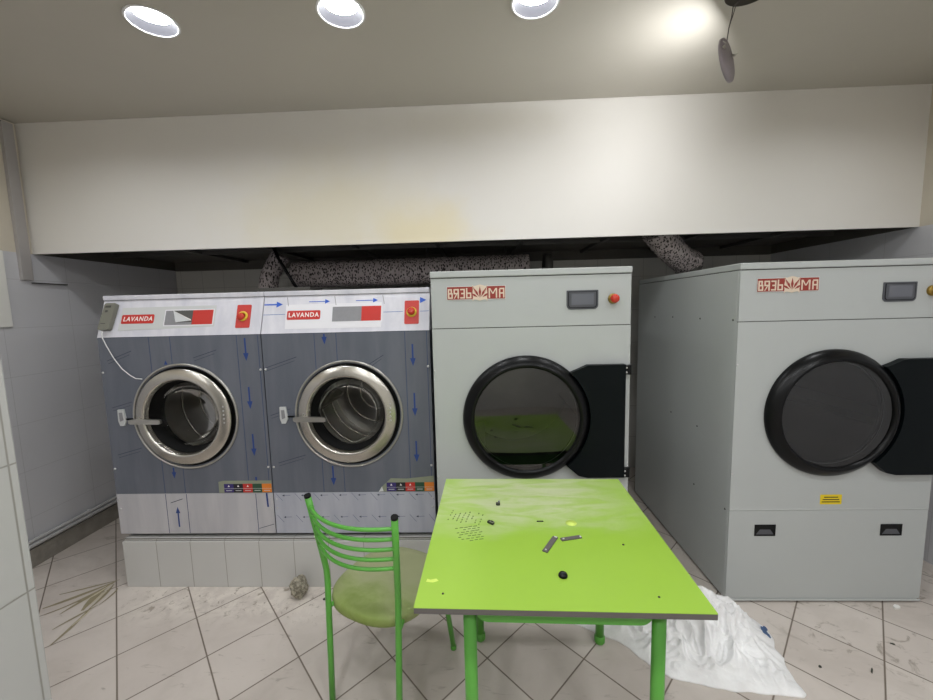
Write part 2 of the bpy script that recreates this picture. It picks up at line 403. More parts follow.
# ------------------------------------------------------------------ mesh builder
class MB:
    def __init__(s):
        s.bm = bmesh.new(); s.mats = []
    def mi(s, m):
        if m not in s.mats: s.mats.append(m)
        return s.mats.index(m)
    def _tag(s, faces, m, smooth=False):
        i = s.mi(m)
        for f in faces: f.material_index = i; f.smooth = smooth
    def box(s, x0, x1, y0, y1, z0, z1, m, bev=0.0, seg=2):
        r = bmesh.ops.create_cube(s.bm, size=1)
        vs = r['verts']
        for v in vs:
            v.co = Vector(((x0 + x1) / 2 + v.co.x * (x1 - x0), (y0 + y1) / 2 + v.co.y * (y1 - y0), (z0 + z1) / 2 + v.co.z * (z1 - z0)))
        fs = set(f for v in vs for f in v.link_faces)
        if bev:
            es = list(set(e for v in vs for e in v.link_edges))
            rb = bmesh.ops.bevel(s.bm, geom=es, offset=bev, segments=seg, affect='EDGES', profile=0.5)
            fs = set(f for f in fs if f.is_valid) | set(rb['faces'])
        s._tag(fs, m)
        return s
    def poly(s, pts, m):
        vs = [s.bm.verts.new(p) for p in pts]
        f = s.bm.faces.new(vs); s._tag([f], m); return f
    def prism(s, pts, d, m, smooth=False):
        """closed polygon pts (3d, planar) extruded along vector d"""
        d = Vector(d)
        a = [s.bm.verts.new(Vector(p)) for p in pts]
        b = [s.bm.verts.new(Vector(p) + d) for p in pts]
        n = len(pts); fs = [s.bm.faces.new(a), s.bm.faces.new(b[::-1])]
        sd = [s.bm.faces.new((a[i], b[i], b[(i + 1) % n], a[(i + 1) % n])) for i in range(n)]
        s._tag(fs, m); s._tag(sd, m, smooth)
        return s
    def lathe(s, prof, m, centre=(0, 0, 0), axis='z', n=48, smooth=True, mats=None, closed=False):
        """prof: list of (r, t); t runs along axis"""
        cx = Vector(centre)
        def P(r, t, a):
            c, q = r * math.cos(a), r * math.sin(a)
            if axis == 'z': return cx + Vector((c, q, t))
            if axis == 'y': return cx + Vector((c, t, q))
            return cx + Vector((t, c, q))
        rings = []
        for r, t in prof:
            if r < 1e-6: rings.append([s.bm.verts.new(P(0, t, 0))] * n)
            else: rings.append([s.bm.verts.new(P(r, t, 2 * PI * k / n)) for k in range(n)])
        seq = list(zip(rings, rings[1:]))
        if closed: seq.append((rings[-1], rings[0]))
        for j, (A, B) in enumerate(seq):
            fs = []
            for k in range(n):
                q = [A[k], A[(k + 1) % n], B[(k + 1) % n], B[k]]
                u = []
                for v in q:
                    if v not in u: u.append(v)
                if len(u) >= 3:
                    try: fs.append(s.bm.faces.new(u))
                    except ValueError: pass
            s._tag(fs, mats[j] if mats else m, smooth)
        return s
    def tube(s, pts, r, m, n=12, caps=True, smooth=True):
        """round bar through pts; r a number or list"""
        pts = [Vector(p) for p in pts]
        rs = r if isinstance(r, (list, tuple)) else [r] * len(pts)
        T = []
        for i in range(len(pts)):
            a = pts[max(i - 1, 0)]; b = pts[min(i + 1, len(pts) - 1)]
            T.append((b - a).normalized())
        up = Vector((0, 0, 1)) if abs(T[0].z) < 0.9 else Vector((1, 0, 0))
        N = (up - T[0] * up.dot(T[0])).normalized()
        rings = []
        for i, p in enumerate(pts):
            N = (N - T[i] * N.dot(T[i])).normalized()
            B = T[i].cross(N)
            rings.append([s.bm.verts.new(p + (N * math.cos(2 * PI * k / n) + B * math.sin(2 * PI * k / n)) * rs[i]) for k in range(n)])
        fs = []
        for A, B in zip(rings, rings[1:]):
            for k in range(n): fs.append(s.bm.faces.new((A[k], A[(k + 1) % n], B[(k + 1) % n], B[k])))
        s._tag(fs, m, smooth)
        if caps: s._tag([s.bm.faces.new(rings[0][::-1]), s.bm.faces.new(rings[-1])], m)
        return s
    def shift(s, v):
        for x in s.bm.verts: x.co += Vector(v)
        return s
    def xf(s, mtx):
        for x in s.bm.verts: x.co = mtx @ x.co
        return s
    def build(s, name, parent=None, recalc=True, loc=None):
        if recalc: bmesh.ops.recalc_face_normals(s.bm, faces=s.bm.faces)
        me = bpy.data.meshes.new(name)
        s.bm.to_mesh(me); s.bm.free()
        for m in s.mats: me.materials.append(m)
        o = bpy.data.objects.new(name, me); C.objects.link(o)
        if parent: o.parent = parent
        if loc: o.location = loc
        return o

def tag(o, label=None, cat=None, group=None, kind=None):
    if label: o['label'] = label
    if cat: o['category'] = cat
    if group: o['group'] = group
    if kind: o['kind'] = kind
    return o
def thing(name, label, cat, loc, group=None, rz=0, kind=None):
    o = bpy.data.objects.new(name, None); C.objects.link(o)
    o.empty_display_size = 0.1
    o.location = loc; o.rotation_euler = (0, 0, rz)
    return tag(o, label, cat, group, kind)
def kids(o): return [c for c in bpy.data.objects if c.parent == o]
def dup(root, loc=None, label=None, group=None, skip=()):
    """copy a thing with its parts and their sub-parts"""
    r = root.copy(); C.objects.link(r)
    if loc is not None: r.location = loc
    if label: r['label'] = label
    if group: r['group'] = group
    for ch in kids(root):
        if ch.name.split('.')[0] in skip: continue
        c = ch.copy(); C.objects.link(c); c.parent = r
        for g in kids(ch):
            d = g.copy(); C.objects.link(d); d.parent = c
    return r

def arc(cx, cy, r, a0, a1, n):
    return [(cx + r * math.cos(a0 + (a1 - a0) * i / n), cy + r * math.sin(a0 + (a1 - a0) * i / n)) for i in range(n + 1)]
def rrect(x0, x1, y0, y1, rad, n=4):
    if not isinstance(rad, (list, tuple)): rad = [rad] * 4      # bl, br, tr, tl
    p = []
    cs = [(x0, y0, PI, 1.5 * PI, 1, 1), (x1, y0, 1.5 * PI, 2 * PI, -1, 1), (x1, y1, 0, .5 * PI, -1, -1), (x0, y1, .5 * PI, PI, 1, -1)]
    for (cx, cy, a0, a1, sx, sy), r in zip(cs, rad):
        if r <= 0: p.append((cx, cy))
        else: p += arc(cx + sx * r, cy + sy * r, r, a0, a1, n)
    return p

def text_mesh(txt, size, m, bold=0.0, shear=0.0, sx=1.0, depth=0.0004):
    """text lying in the local XZ plane facing -Y, centred on the origin; returns an MB"""
    cu_ = bpy.data.curves.new('lettering', 'FONT')
    cu_.body = txt; cu_.size = size; cu_.align_x = 'CENTER'; cu_.align_y = 'CENTER'
    cu_.offset = bold; cu_.space_character = 1.20; cu_.shear = shear; cu_.extrude = depth; cu_.resolution_u = 3
    o = bpy.data.objects.new('lettering', cu_); C.objects.link(o)
    bpy.context.view_layer.update()
    me = bpy.data.meshes.new_from_object(o.evaluated_get(bpy.context.evaluated_depsgraph_get()))
    b = MB(); b.bm.from_mesh(me)
    for v in b.bm.verts: v.co = Vector((v.co.x * sx, -v.co.z, v.co.y))
    b._tag(b.bm.faces, m)
    bpy.data.objects.remove(o); bpy.data.curves.remove(cu_); bpy.data.meshes.remove(me)
    return b

# ------------------------------------------------------------------ the room
def panel_hole(b, x0, x1, z0, z1, y, cx, cz, r, m, n=64):
    """flat XZ panel at y with a round hole"""
    inner, outer = [], []
    for k in range(n):
        a = 2 * PI * (k + 0.5) / n
        c, s_ = math.cos(a), math.sin(a)
        inner.append(b.bm.verts.new((cx + r * c, y, cz + r * s_)))
        tx = ((x1 - cx) / c) if c > 0 else ((x0 - cx) / c)
        tz = ((z1 - cz) / s_) if s_ > 0 else ((z0 - cz) / s_)
        t_ = min(tx, tz)
        outer.append(b.bm.verts.new((cx + t_ * c, y, cz + t_ * s_)))
    fs = []
    def side(p):
        if abs(p.x - x1) < 1e-6: return 0
        if abs(p.z - z1) < 1e-6: return 1
        if abs(p.x - x0) < 1e-6: return 2
        return 3
    crn = {(0, 1): (x1, z1), (1, 2): (x0, z1), (2, 3): (x0, z0), (3, 0): (x1, z0)}
    for k in range(n):
        k2 = (k + 1) % n
        a_, b_ = side(outer[k].co), side(outer[k2].co)
        v = [inner[k], outer[k]]
        if a_ != b_ and (a_, b_) in crn:
            cxx, czz = crn[(a_, b_)]
            v.append(b.bm.verts.new((cxx, y, czz)))
        v += [outer[k2], inner[k2]]
        fs.append(b.bm.faces.new(v))
    b._tag(fs, m)

XL, XR, YB, YF, ZC = -2.796, 2.545, 3.643, -2.4, 2.700
YS, ZS = 2.459, 1.925
T = 0.12
XN, YN = -1.08, 0.858
def struct(name, b, label=None):
    o = b.build(name); o['kind'] = 'structure'
    if label: o['label'] = label
    return o
struct('floor', MB().box(XL - T, XR + T, YF - T, YB + T, -0.1, 0, M['floor']))
YL = 1.693
LAMP_X = (-2.10, -1.292, -0.525, 0.238, 1.055, 1.87)
def build_ceiling():
    b = MB(); m = M['ceiling']
    y0, y1 = 1.48, 1.90
    b.box(XL - T, XR + T, YF - T, y0, ZC, ZC + 0.06, m)
    b.box(XL - T, XR + T, y1, YB + T, ZC, ZC + 0.06, m)
    b.box(XL - T, XR + T, YF - T, YB + T, ZC + 0.06, ZC + 0.1, M['cavity'])
    ed = [XL - T] + [(a + c) / 2 for a, c in zip(LAMP_X, LAMP_X[1:])] + [XR + T]
    for i, lx in enumerate(LAMP_X):
        n0 = len(b.bm.verts); b.bm.verts.ensure_lookup_table()
        panel_hole(b, ed[i], ed[i + 1], y0, y1, 0.0, lx, YL, 0.0855, m)
        b.bm.verts.ensure_lookup_table()
        for v in b.bm.verts[n0:]: v.co = Vector((v.co.x, v.co.z, ZC))
    return b
oc = build_ceiling().build('ceiling', recalc=False); oc['kind'] = 'structure'
struct('wall_left', MB().box(XL - T, XL, YF, YB, 0, ZC, M['tileL']))
struct('wall_right', MB().box(XR, XR + T, YF, YB, 0, ZC, M['tileL']))
struct('wall_back', MB().box(XL - T, XR + T, YB, YB + T, 0, ZC, M['tileB']))
struct('wall_front', MB().box(XL - T, XR + T, YF - T, YF, 0, ZC, M['panelw']))
struct('wall_pillar', MB().box(XN - 0.55, XN, YN - 0.75, YN, 0, ZC, M['tileN'], 0.004), 'pale tiled pillar at the left edge')
# boxed-in bulkhead under the ceiling
b = MB()
b.box(XL, XR, YS, YS + 0.015, ZS, ZC, M['soffit'])
struct('wall_bulkhead', b, 'cream plastered boxed-in bulkhead above the machines')
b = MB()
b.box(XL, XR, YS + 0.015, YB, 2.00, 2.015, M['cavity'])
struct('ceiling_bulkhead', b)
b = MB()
b.box(XL, XL + 0.02, YS + 0.015, YB, ZS, 2.00, M['cavity'])  # edge strips carry the same painted-in shade
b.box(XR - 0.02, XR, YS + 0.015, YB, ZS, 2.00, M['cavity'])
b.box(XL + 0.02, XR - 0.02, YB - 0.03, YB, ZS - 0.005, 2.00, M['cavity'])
b.box(XL + 0.02, XR - 0.02, YS + 0.015, YS + 0.045, ZS + 0.004, ZS + 0.03, M['rail'])
b.box(XL + 0.02, XR - 0.02, 3.0, 3.03, 1.972, 1.998, M['rail'])
for x in (-2.1, -1.5, -0.9, -0.3, 0.3, 0.9, 1.5, 2.1):
    b.box(x - 0.015, x + 0.015, YS + 0.046, YB - 0.032, 1.975, 1.998, M['rail'])
struct('trim_1', b, 'dark metal rails and shade-toned edge strips of the bulkhead frame')
b = MB()
b.box(XL + 0.0, XL + 0.012, 0.9, 2.292, 1.478, 1.925, M['panelw'], 0.002)
struct('trim_2', b, 'white board on the left wall')
b = MB()
b.box(XL, XL + 0.018, YN, YB, 0.0, 0.115, M['skirt'], 0.003)
struct('baseboard_left', b)
# cornice line where bulkhead meets ceiling
struct('trim_3', MB().box(XL, XR, YS - 0.004, YS, ZC - 0.007, ZC, M['soffit'], 0.001))

# pipes along the left wall
for z, r, lab in ((0.168, 0.0105, 'upper of the two thin grey pipes running along the left wall'),
                  (0.140, 0.0125, 'lower of the two thin grey pipes along the left wall, just above the dark skirting')):
    t = thing('wall_pipe', lab, 'pipe', (XL, 2.2, z))
    MB().tube([(0.022, -1.33, 0), (0.022, -0.4, 0), (0.022, 0.5, 0), (0.022, 1.43, 0)], r, M['pipe'], 10).build('pipe_run', t)
    for y in (-0.6, 0.38):
        MB().box(0.0, 0.030, y - 0.008, y + 0.008, -r - 0.002, r + 0.002, M['pipe'], 0.002).build('pipe_clip', t)

# cable trunking on the left wall
t = thing('cable_trunking', 'grey plastic cable trunking running down the wall corner beside the bulkhead', 'trunking', (XL, 2.40, 1.76))
MB().box(0, 0.022, -0.030, 0.030, 0.0, 0.925, M['trunk'], 0.002).build('vertical_trunk', t)
MB().box(0, 0.016, -1.5, -0.031, 0.895, 0.920, M['trunk'], 0.002).build('ceiling_trunk', t)
MB().box(0.0, 0.020, 0.031, 0.235, -0.018, -0.012, M['rail'], 0.001).build('dark_strip', t)  # thin dark line along the tile joint

# ------------------------------------------------------------------ ceiling lamps
def make_downlight(label, loc, lens='lens', group='round downlights in the ceiling', recessed=True):
    t = thing('ceiling_downlight', label, 'ceiling light', loc, group)
    if recessed:
        MB().lathe([(0.0853, 0.0), (0.094, 0.0), (0.094, -0.003), (0.092, -0.005), (0.0865, -0.005), (0.0852, -0.003)], M['lampw'], n=56, closed=True).build('trim_ring', t)
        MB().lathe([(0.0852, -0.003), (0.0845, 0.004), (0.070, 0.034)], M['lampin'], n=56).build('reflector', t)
        MB().lathe([(0.0, 0.030), (0.060, 0.031), (0.0705, 0.034)], M[lens], n=48).build('lens', t)
        MB().lathe([(0.0855, 0.001), (0.0855, 0.045), (0.0, 0.045)], M['alu'], n=32).build('housing', t)
    else:
        MB().lathe([(0.092, 0.0), (0.092, -0.010), (0.088, -0.012), (0.072, -0.0015)], M['lampw'], n=56).build('trim_ring', t)
        MB().lathe([(0.0, -0.003), (0.070, -0.003), (0.0725, -0.001)], M[lens], n=48).build('lens', t)
    return t
L0 = make_downlight('round white downlight at the upper left, second from the left edge of the photo', (-1.292, YL, ZC - 0.0005))
dup(L0, (-0.525, YL, ZC - 0.0005), 'round white downlight in the ceiling above the right washing machine')
dup(L0, (0.238, YL, ZC - 0.0005), 'round white downlight in the ceiling above the left dryer and table')
dup(L0, (-2.10, YL, ZC - 0.0005), 'round white downlight glowing at the far left edge of the ceiling')
dup(L0, (1.87, YL, ZC - 0.0005), 'round white downlight in the ceiling above the right dryer')
LFILL = make_downlight('added unseen fill downlight in the ceiling behind the camera', (-2.17, 0.35, ZC - 0.0005), 'lens_fill', 'added fill downlights out of view behind the camera', False)  # these unseen rows are added as frontal fill light
for y in (0.35, -1.0):
    for x in (-2.17, -1.36, -0.55, 0.26, 1.07, 1.87):
        if (x, y) != (-2.17, 0.35): dup(LFILL, (x, y, ZC - 0.0005), 'added unseen fill downlight in the ceiling behind the camera', 'added fill downlights out of view behind the camera')

# hanging LED panel
t = thing('hanging_lamp_panel', 'loose round lit panel lamp dangling by its wire from a ceiling hole', 'ceiling light', (1.003, 1.745, 2.48))
nrm = Vector((-0.687, 0.718, -0.114)).normalized()
q = nrm.to_track_quat('Z', 'Y').to_matrix().to_4x4()
MB().lathe([(0.0, -0.010), (0.088, -0.010), (0.094, -0.007), (0.095, 0.004), (0.090, 0.006), (0.083, 0.003)], M['alu'], n=48).xf(q @ Matrix.Scale(0.87, 4)).build('housing', t)
MB().lathe([(0.0, 0.003), (0.083, 0.003)], M['lens_cool'], n=48).xf(q @ Matrix.Scale(0.87, 4)).build('lens', t)
for a in (0.3, 2.6):
    bb = MB()
    cx, cy = 0.078 * math.cos(a), 0.078 * math.sin(a)
    bb.box(cx - 0.008, cx + 0.008, cy - 0.005, cy + 0.005, -0.020, -0.010, M['steel2'], 0.001)
    bb.tube([(cx, cy, -0.018), (cx * 1.22, cy * 1.22, -0.026), (cx * 1.42, cy * 1.42, -0.020)], 0.0018, M['steel2'], 6)
    bb.xf(q @ Matrix.Scale(0.87, 4)).build('spring_clip', t)
MB().tube([(0.0, 0.0, 0.075), (0.006, 0.002, 0.12), (0.014, 0.0, 0.16), (0.012, -0.01, 0.19), (0.050, -0.05, 0.235)], 0.0022, M['wire'], 6).build('wire', t)
MB().tube([(0.0, 0.003, 0.075), (0.010, 0.006, 0.13), (0.020, 0.0, 0.17), (0.024, -0.01, 0.20), (0.064, -0.05, 0.235)], 0.0018, M['wire'], 6).build('wire', t)
t2 = MB().lathe([(0.0854, 0.0005), (0.0854, 0.055), (0.0, 0.055)], M['cavity'], n=40)
o = t2.build('ceiling_hole', loc=(1.055, YL, ZC)); tag(o, kind='structure')

# ------------------------------------------------------------------ machines: shared bits
def flat(b, pts, y, d, m):
    """XZ polygon slab standing proud of plane y by d (towards -y)"""
    b.prism([(p[0], y, p[1]) for p in pts], (0, -d, 0), m)
def bar2(b, p, q, wd, y, d, m):
    p = Vector(p); q = Vector(q); t_ = (q - p).normalized(); n_ = Vector((-t_.y, t_.x)) * wd / 2
    flat(b, [p + n_, q + n_, q - n_, p - n_], y, d, m)
def arrow2(b, p, q, wd, head, y, d, m):
    p = Vector(p); q = Vector(q); t_ = (q - p).normalized(); n_ = Vector((-t_.y, t_.x))
    h = q - t_ * head
    bar2(b, p, h, wd, y, d, m)
    hn = Vector((-t_.y, t_.x)) * head * 0.36
    flat(b, [h + hn, q, h - hn], y, d, m)

# ------------------------------------------------------------------ tumble dryers
DW, DH, DD = 0.953, 1.70, 1.20
def logo(parent):
    # plate in pixel-like units: x 90..745, y 140..275 (down)
    W_, H_ = 655.0, 135.0
    x0, z1 = 0.079, 1.625
    k = 0.278 / W_; kz = 0.060 / H_
    X = lambda u: x0 + (u - 90) * k
    Z = lambda v: z1 - (v - 140) * kz
    b = MB()
    def rc(u0, u1, v0, v1, y, d, m): b.box(X(u0), X(u1), y - d, y, Z(v1), Z(v0), m)
    rc(84, 751, 134, 281, 0, 0.0006, M['dryer_hi'])
    rc(90, 745, 140, 275, -0.0007, 0.0004, M['logo_red'])
    L = []
    L += [(100, 113, 163, 264), (113, 144, 163, 175), (131, 144, 175, 205), (113, 152, 205, 217), (113, 152, 252, 264), (139, 152, 217, 252)]
    L += [(208, 222, 163, 264), (176, 208, 163, 175), (164, 177, 163, 217), (177, 208, 205, 217)]
    L += [(238, 290, 163, 175), (277, 290, 175, 264), (250, 277, 206, 218), (238, 277, 252, 264)]
    L += [(305, 318, 155, 264), (318, 362, 204, 216), (318, 362, 252, 264), (349, 362, 216, 252)]
    L += [(560, 573, 163, 264), (640, 653, 163, 264)]
    L += [(676, 689, 175, 264), (689, 722, 210, 222), (722, 735, 163, 264), (682, 722, 163, 175)]
    def dg(u0, v0, u1, v1, wd=13):
        b.prism([(X(u0), -0.0011, Z(v0)), (X(u0 + wd), -0.0011, Z(v0)), (X(u1 + wd), -0.0011, Z(v1)), (X(u1), -0.0011, Z(v1))], (0, -0.0004, 0), M['cream'])
    dg(192, 216, 163, 264); dg(566, 163, 600, 222); dg(634, 163, 600, 222)
    for q_ in L: rc(q_[0] - 1, q_[1] + 1.5, q_[2] - 1.5, q_[3] + 1.5, -0.0011, 0.0004, M['cream'])
    # central leaf badge
    cx, cy = 461, 210
    badge = [(375, 122), (395, 140), (425, 128), (461, 120), (497, 128), (527, 140), (547, 122), (540, 165), (545, 210), (540, 255), (547, 296), (520, 278), (461, 292), (402, 278), (375, 296), (382, 255), (377, 210), (382, 165)]
    b.prism([(X(u), -0.0011, Z(v)) for u, v in badge], (0, -0.0003, 0), M['cream'])
    for a, l0, l1, wd in ((-58, 30, 88, 12), (-30, 22, 96, 13), (0, 8, 100, 15), (30, 22, 96, 13), (58, 30, 88, 12)):
        ar = math.radians(a); dx, dy = math.sin(ar), -math.cos(ar)
        by = cy + 62
        p0 = (cx + dx * l0, by + dy * l0); p1 = (cx + dx * l1 * 1.35, by + dy * l1 * 1.35)
        nx, ny = -dy, dx
        b.prism([(X(p0[0]), -0.00145, Z(p0[1])), (X((p0[0] + p1[0]) / 2 + nx * wd), -0.00145, Z((p0[1] + p1[1]) / 2 + ny * wd)), (X(p1[0]), -0.00145, Z(p1[1])),
                 (X((p0[0] + p1[0]) / 2 - nx * wd), -0.00145, Z((p0[1] + p1[1]) / 2 - ny * wd))], (0, -0.0002, 0), M['logo_red'])
    for sx in (-1, 1):
        b.prism([(X(cx + sx * 84), -0.00145, Z(128)), (X(cx + sx * 62), -0.00145, Z(165)), (X(cx + sx * 58), -0.00145, Z(210)), (X(cx + sx * 66), -0.00145, Z(180))], (0, -0.0002, 0), M['logo_red'])
    b.build('logo_plate', parent)

def make_dryer(label, loc, group):
    t = thing('tumble_dryer', label, 'tumble dryer', loc, group)
    ZB = 0.016
    G = 0.0016
    HL, HS, HT = 0.491, 1.426, DH
    # cabinet: sides, back, top; open front
    b = MB()
    m = M['dryer']
    b.box(0, 0.012, 0.0135, DD, ZB, HT - 0.033, m, 0.002)
    b.box(DW - 0.012, DW, 0.0135, DD, ZB, HT - 0.033, m, 0.002)
    b.box(0.012, DW - 0.012, DD - 0.012, DD, ZB, HT - 0.033, m)
    b.box(0.012, DW - 0.012, 0.003, DD - 0.012, ZB, ZB + 0.012, m)
    b.box(0.012, DW - 0.012, 0.014, DD - 0.012, HL - 0.012, HL, M['dryer_in'])
    b.build('cabinet', t)
    # top lid, slightly proud, with a dark reveal under it
    b = MB(); b.box(0.004, DW - 0.004, 0.004, DD - 0.004, HT - 0.033, HT - 0.030, M['dryer_in']); b.build('lid_seam', t)
    MB().box(-0.002, DW + 0.002, -0.004, DD, HT - 0.030, HT, m, 0.004).build('top_lid', t)
    # control fascia
    b = MB(); b.box(0.001, DW - 0.001, 0.001, 0.013, HS + G, HT - 0.034, m, 0.0015)
    b.build('control_fascia', t)
    MB().box(0.001, DW - 0.001, 0.004, 0.012, HS - G, HS + G, M['dryer_in']).build('fascia_seam', t)
    # front panel with hole, with lifted light edges
    cx, cz, R0 = 0.450, 0.979, 0.309
    b = MB()
    panel_hole(b, 0.001, DW - 0.001, HL + 0.004, HS - G, 0.001, cx, cz, 0.25, m)
    for x_ in (0.001, DW - 0.001):
        b.box(x_ - 0.0004, x_ + 0.0004, 0.0012, 0.0135, HL + 0.004, HS - G, m)
    b.box(0.001, DW - 0.001, -0.001, 0.003, HL - 0.001, HL + 0.006, M['dryer_hi'], 0.001)
    fp = b.build('front_panel', t, recalc=False)
    # lower service panel with pull handles
    b = MB()
    b.box(0.001, DW - 0.001, 0.001, 0.013, ZB + 0.006, HL - 0.003, m, 0.0015)
    b.box(0.0, DW, -0.004, 0.0005, ZB - 0.006, ZB + 0.003, M['dryer_hi'], 0.001)
    sp_ = b.build('service_panel', t)
    for hx in (0.1775, 0.7835):
        b = MB()
        w_, z0, z1 = 0.051, 0.356, 0.415
        b.box(hx - w_, hx + w_, -0.0015, 0.001, z0, z0 + 0.007, M['black'])
        b.box(hx - w_, hx + w_, -0.0015, 0.001, z1 - 0.007, z1, M['black'])
        b.box(hx - w_, hx - w_ + 0.007, -0.0015, 0.001, z0 + 0.007, z1 - 0.007, M['black'])
        b.box(hx + w_ - 0.007, hx + w_, -0.0015, 0.001, z0 + 0.007, z1 - 0.007, M['black'])
        b.box(hx - w_ + 0.007, hx + w_ - 0.007, -0.0002, 0.0008, z0 + 0.007, z1 - 0.007, M['blackhole'])
        b.prism([(hx - w_ + 0.008, -0.0003, z0 + 0.008), (hx + w_ - 0.008, -0.0003, z0 + 0.008), (hx + w_ - 0.026, -0.0003, z0 + 0.034), (hx - w_ + 0.026, -0.0003, z0 + 0.034)], (0, -0.0008, 0), M['bezel'])
        b.build('pull_handle', sp_)
    # screws
    for x, z in ((0.006, 1.221), (0.006, 0.679)):
        MB().lathe([(0.0, -0.003), (0.004, -0.0025), (0.0055, 0.0)], M['screw'], (x, 0.001, z), 'y', 10).build('screw', t)
    for y, z in ((0.905, 1.428), (0.645, 1.434), (0.33, 1.433), (0.04, 1.434), (0.632, 0.823), (0.32, 0.824), (0.33, 0.476), (0.036, 0.48)):
        MB().lathe([(0.0, -0.003), (0.004, -0.0025), (0.0055, 0.0)], M['dryer_in'], (0.0, y, z), 'x', 10).build('screw', t)
    for y in (0.08, DD - 0.08):
        for x in (0.08, DW - 0.08):
            MB().lathe([(0.0, 0.0), (0.03, 0.0), (0.03, ZB), (0.0, ZB)], M['rubber'], (x, y, 0), n=20).build('foot', t)
    # door: black moulded ring, smoked glass, hinge arm, hinges
    door = MB()
    P_ = -0.052
    door.lathe([(R0, 0.000), (R0 + 0.001, -0.010), (R0 - 0.003, -0.020), (R0 - 0.012, -0.030), (0.272, P_), (0.264, P_ - 0.002), (0.258, P_ + 0.002), (0.253, P_ + 0.010),
                (0.252, -0.002), (0.252, 0.010)], M['black'], (cx, 0, cz), 'y', 96)
    d_ = door.build('door_ring', t)
    MB().lathe([(0.0, -0.045), (0.12, -0.0445), (0.2, -0.043), (0.2525, -0.040)], M['glass2'], (cx, 0, cz), 'y', 72).build('door_glass', d_)
    b = MB()
    arm = [(0.66, 1.205), (0.705, 1.222), (0.742, 1.239), (0.920, 1.239), (0.920, 0.682), (0.742, 0.682), (0.70, 0.692), (0.655, 0.728)]
    # keep the arm outside the ring: cut its inner side along the ring
    inner = []
    a0 = math.atan2(0.728 - cz, 0.655 - cx); a1 = math.atan2(1.205 - cz, 0.66 - cx)
    for i in range(17):
        a = a0 + (a1 - a0) * i / 16
        inner.append((cx + (R0 - 0.002) * math.cos(a), cz + (R0 - 0.002) * math.sin(a)))
    pts = inner + arm[1:-1]
    b.prism([(p[0], -0.004, p[1]) for p in pts], (0, -0.034, 0), M['blackp'])
    ar = b.build('hinge_arm', t)
    for z in (1.212, 0.702):
        b = MB()
        b.box(0.918, 0.948, -0.032, -0.0045, z - 0.022, z + 0.022, M['black'], 0.002)
        b.lathe([(0.0, -0.024), (0.008, -0.024), (0.008, 0.024), (0.0, 0.024)], M['black'], (0.944, -0.020, z), 'z', 16)
        for dz in (-0.011, 0.011):
            b.lathe([(0.0, -0.0035), (0.004, -0.003), (0.005, 0.0)], M['screw'], (0.925, -0.032, z + dz), 'y', 10)
        b.build('hinge', t)
    # drum behind the glass
    b = MB()
    b.lathe([(0.25, 0.012), (0.252, 0.03), (0.38, 0.05), (0.38, 0.80)], M['rail'], (cx, 0, cz), 'y', 48, mats=[M['blackp'], M['blackp'], M['rail']])
    b.lathe([(0.38, 0.80), (0.0, 0.80)], M['drum_back'], (cx, 0, cz), 'y', 48)
    dr = b.build('drum', t, recalc=False)
    for k in range(3):
        a = PI / 2 + 0.35 + k * 2 * PI / 3
        c, s_ = math.cos(a), math.sin(a); tx, tz = -s_, c
        b = MB()
        pr = [(0.379, -0.05), (0.31, 0.0), (0.379, 0.05)]
        b.prism([(cx + c * r + tx * w2, 0.07, cz + s_ * r + tz * w2) for r, w2 in pr], (0, 0.70, 0), M['steel2'])
        b.build('drum_lifter', dr)
    # screen
    b = MB()
    flat(b, rrect(0.648, 0.797, 1.504, 1.594, [0.02, 0.02, 0.003, 0.003]), 0.001, 0.004, M['bezel'])
    flat(b, rrect(0.655, 0.790, 1.511, 1.588, [0.014, 0.014, 0.002, 0.002]), -0.003, 0.0012, M['black'])
    flat(b, rrect(0.658, 0.787, 1.514, 1.586, [0.012, 0.012, 0.002, 0.002]), -0.0042, 0.0005, M['bezel'])
    sc = b.build('control_screen', t)
    b = MB(); flat(b, rrect(0.670, 0.775, 1.526, 1.578, 0.001), -0.0047, 0.0006, M['lcd']); b.build('display', sc)
    # emergency stop
    b = MB()
    kx, kz = 0.867, 1.551
    b.lathe([(0.0245, 0.001), (0.0245, -0.008), (0.022, -0.012), (0.016, -0.012), (0.015, -0.022)], M['brass'], (kx, 0, kz), 'y', 28)
    sb = b.build('stop_button', t)
    MB().lathe([(0.0, -0.044), (0.012, -0.043), (0.018, -0.038), (0.021, -0.030), (0.020, -0.023), (0.014, -0.021)], M['redk'], (kx, 0, kz), 'y', 28).build('button_cap', sb)
    logo(t)
    return t

Y_D = 1.933
d1 = make_dryer('grey tumble dryer in the middle, behind the lime table and beside the washing machines', (-0.236, Y_D, 0), 'grey tumble dryers')
d2 = dup(d1, (1.217, Y_D, 0), 'grey tumble dryer at the right with its long side and lower service panel in view')
b = MB(); flat(b, rrect(0.434, 0.537, 0.519, 0.569, 0.003), 0.001, 0.0008, M['ysticker'])
for i, (l, r) in enumerate(((0.452, 0.519), (0.446, 0.525), (0.442, 0.529))):
    flat(b, [(l, 0.553 - i * 0.012), (r, 0.553 - i * 0.012), (r, 0.558 - i * 0.012), (l, 0.558 - i * 0.012)], 0.0002, 0.0002, M['ink'])
b.build('warning_sticker', d2)['label'] = 'small yellow warning sticker'

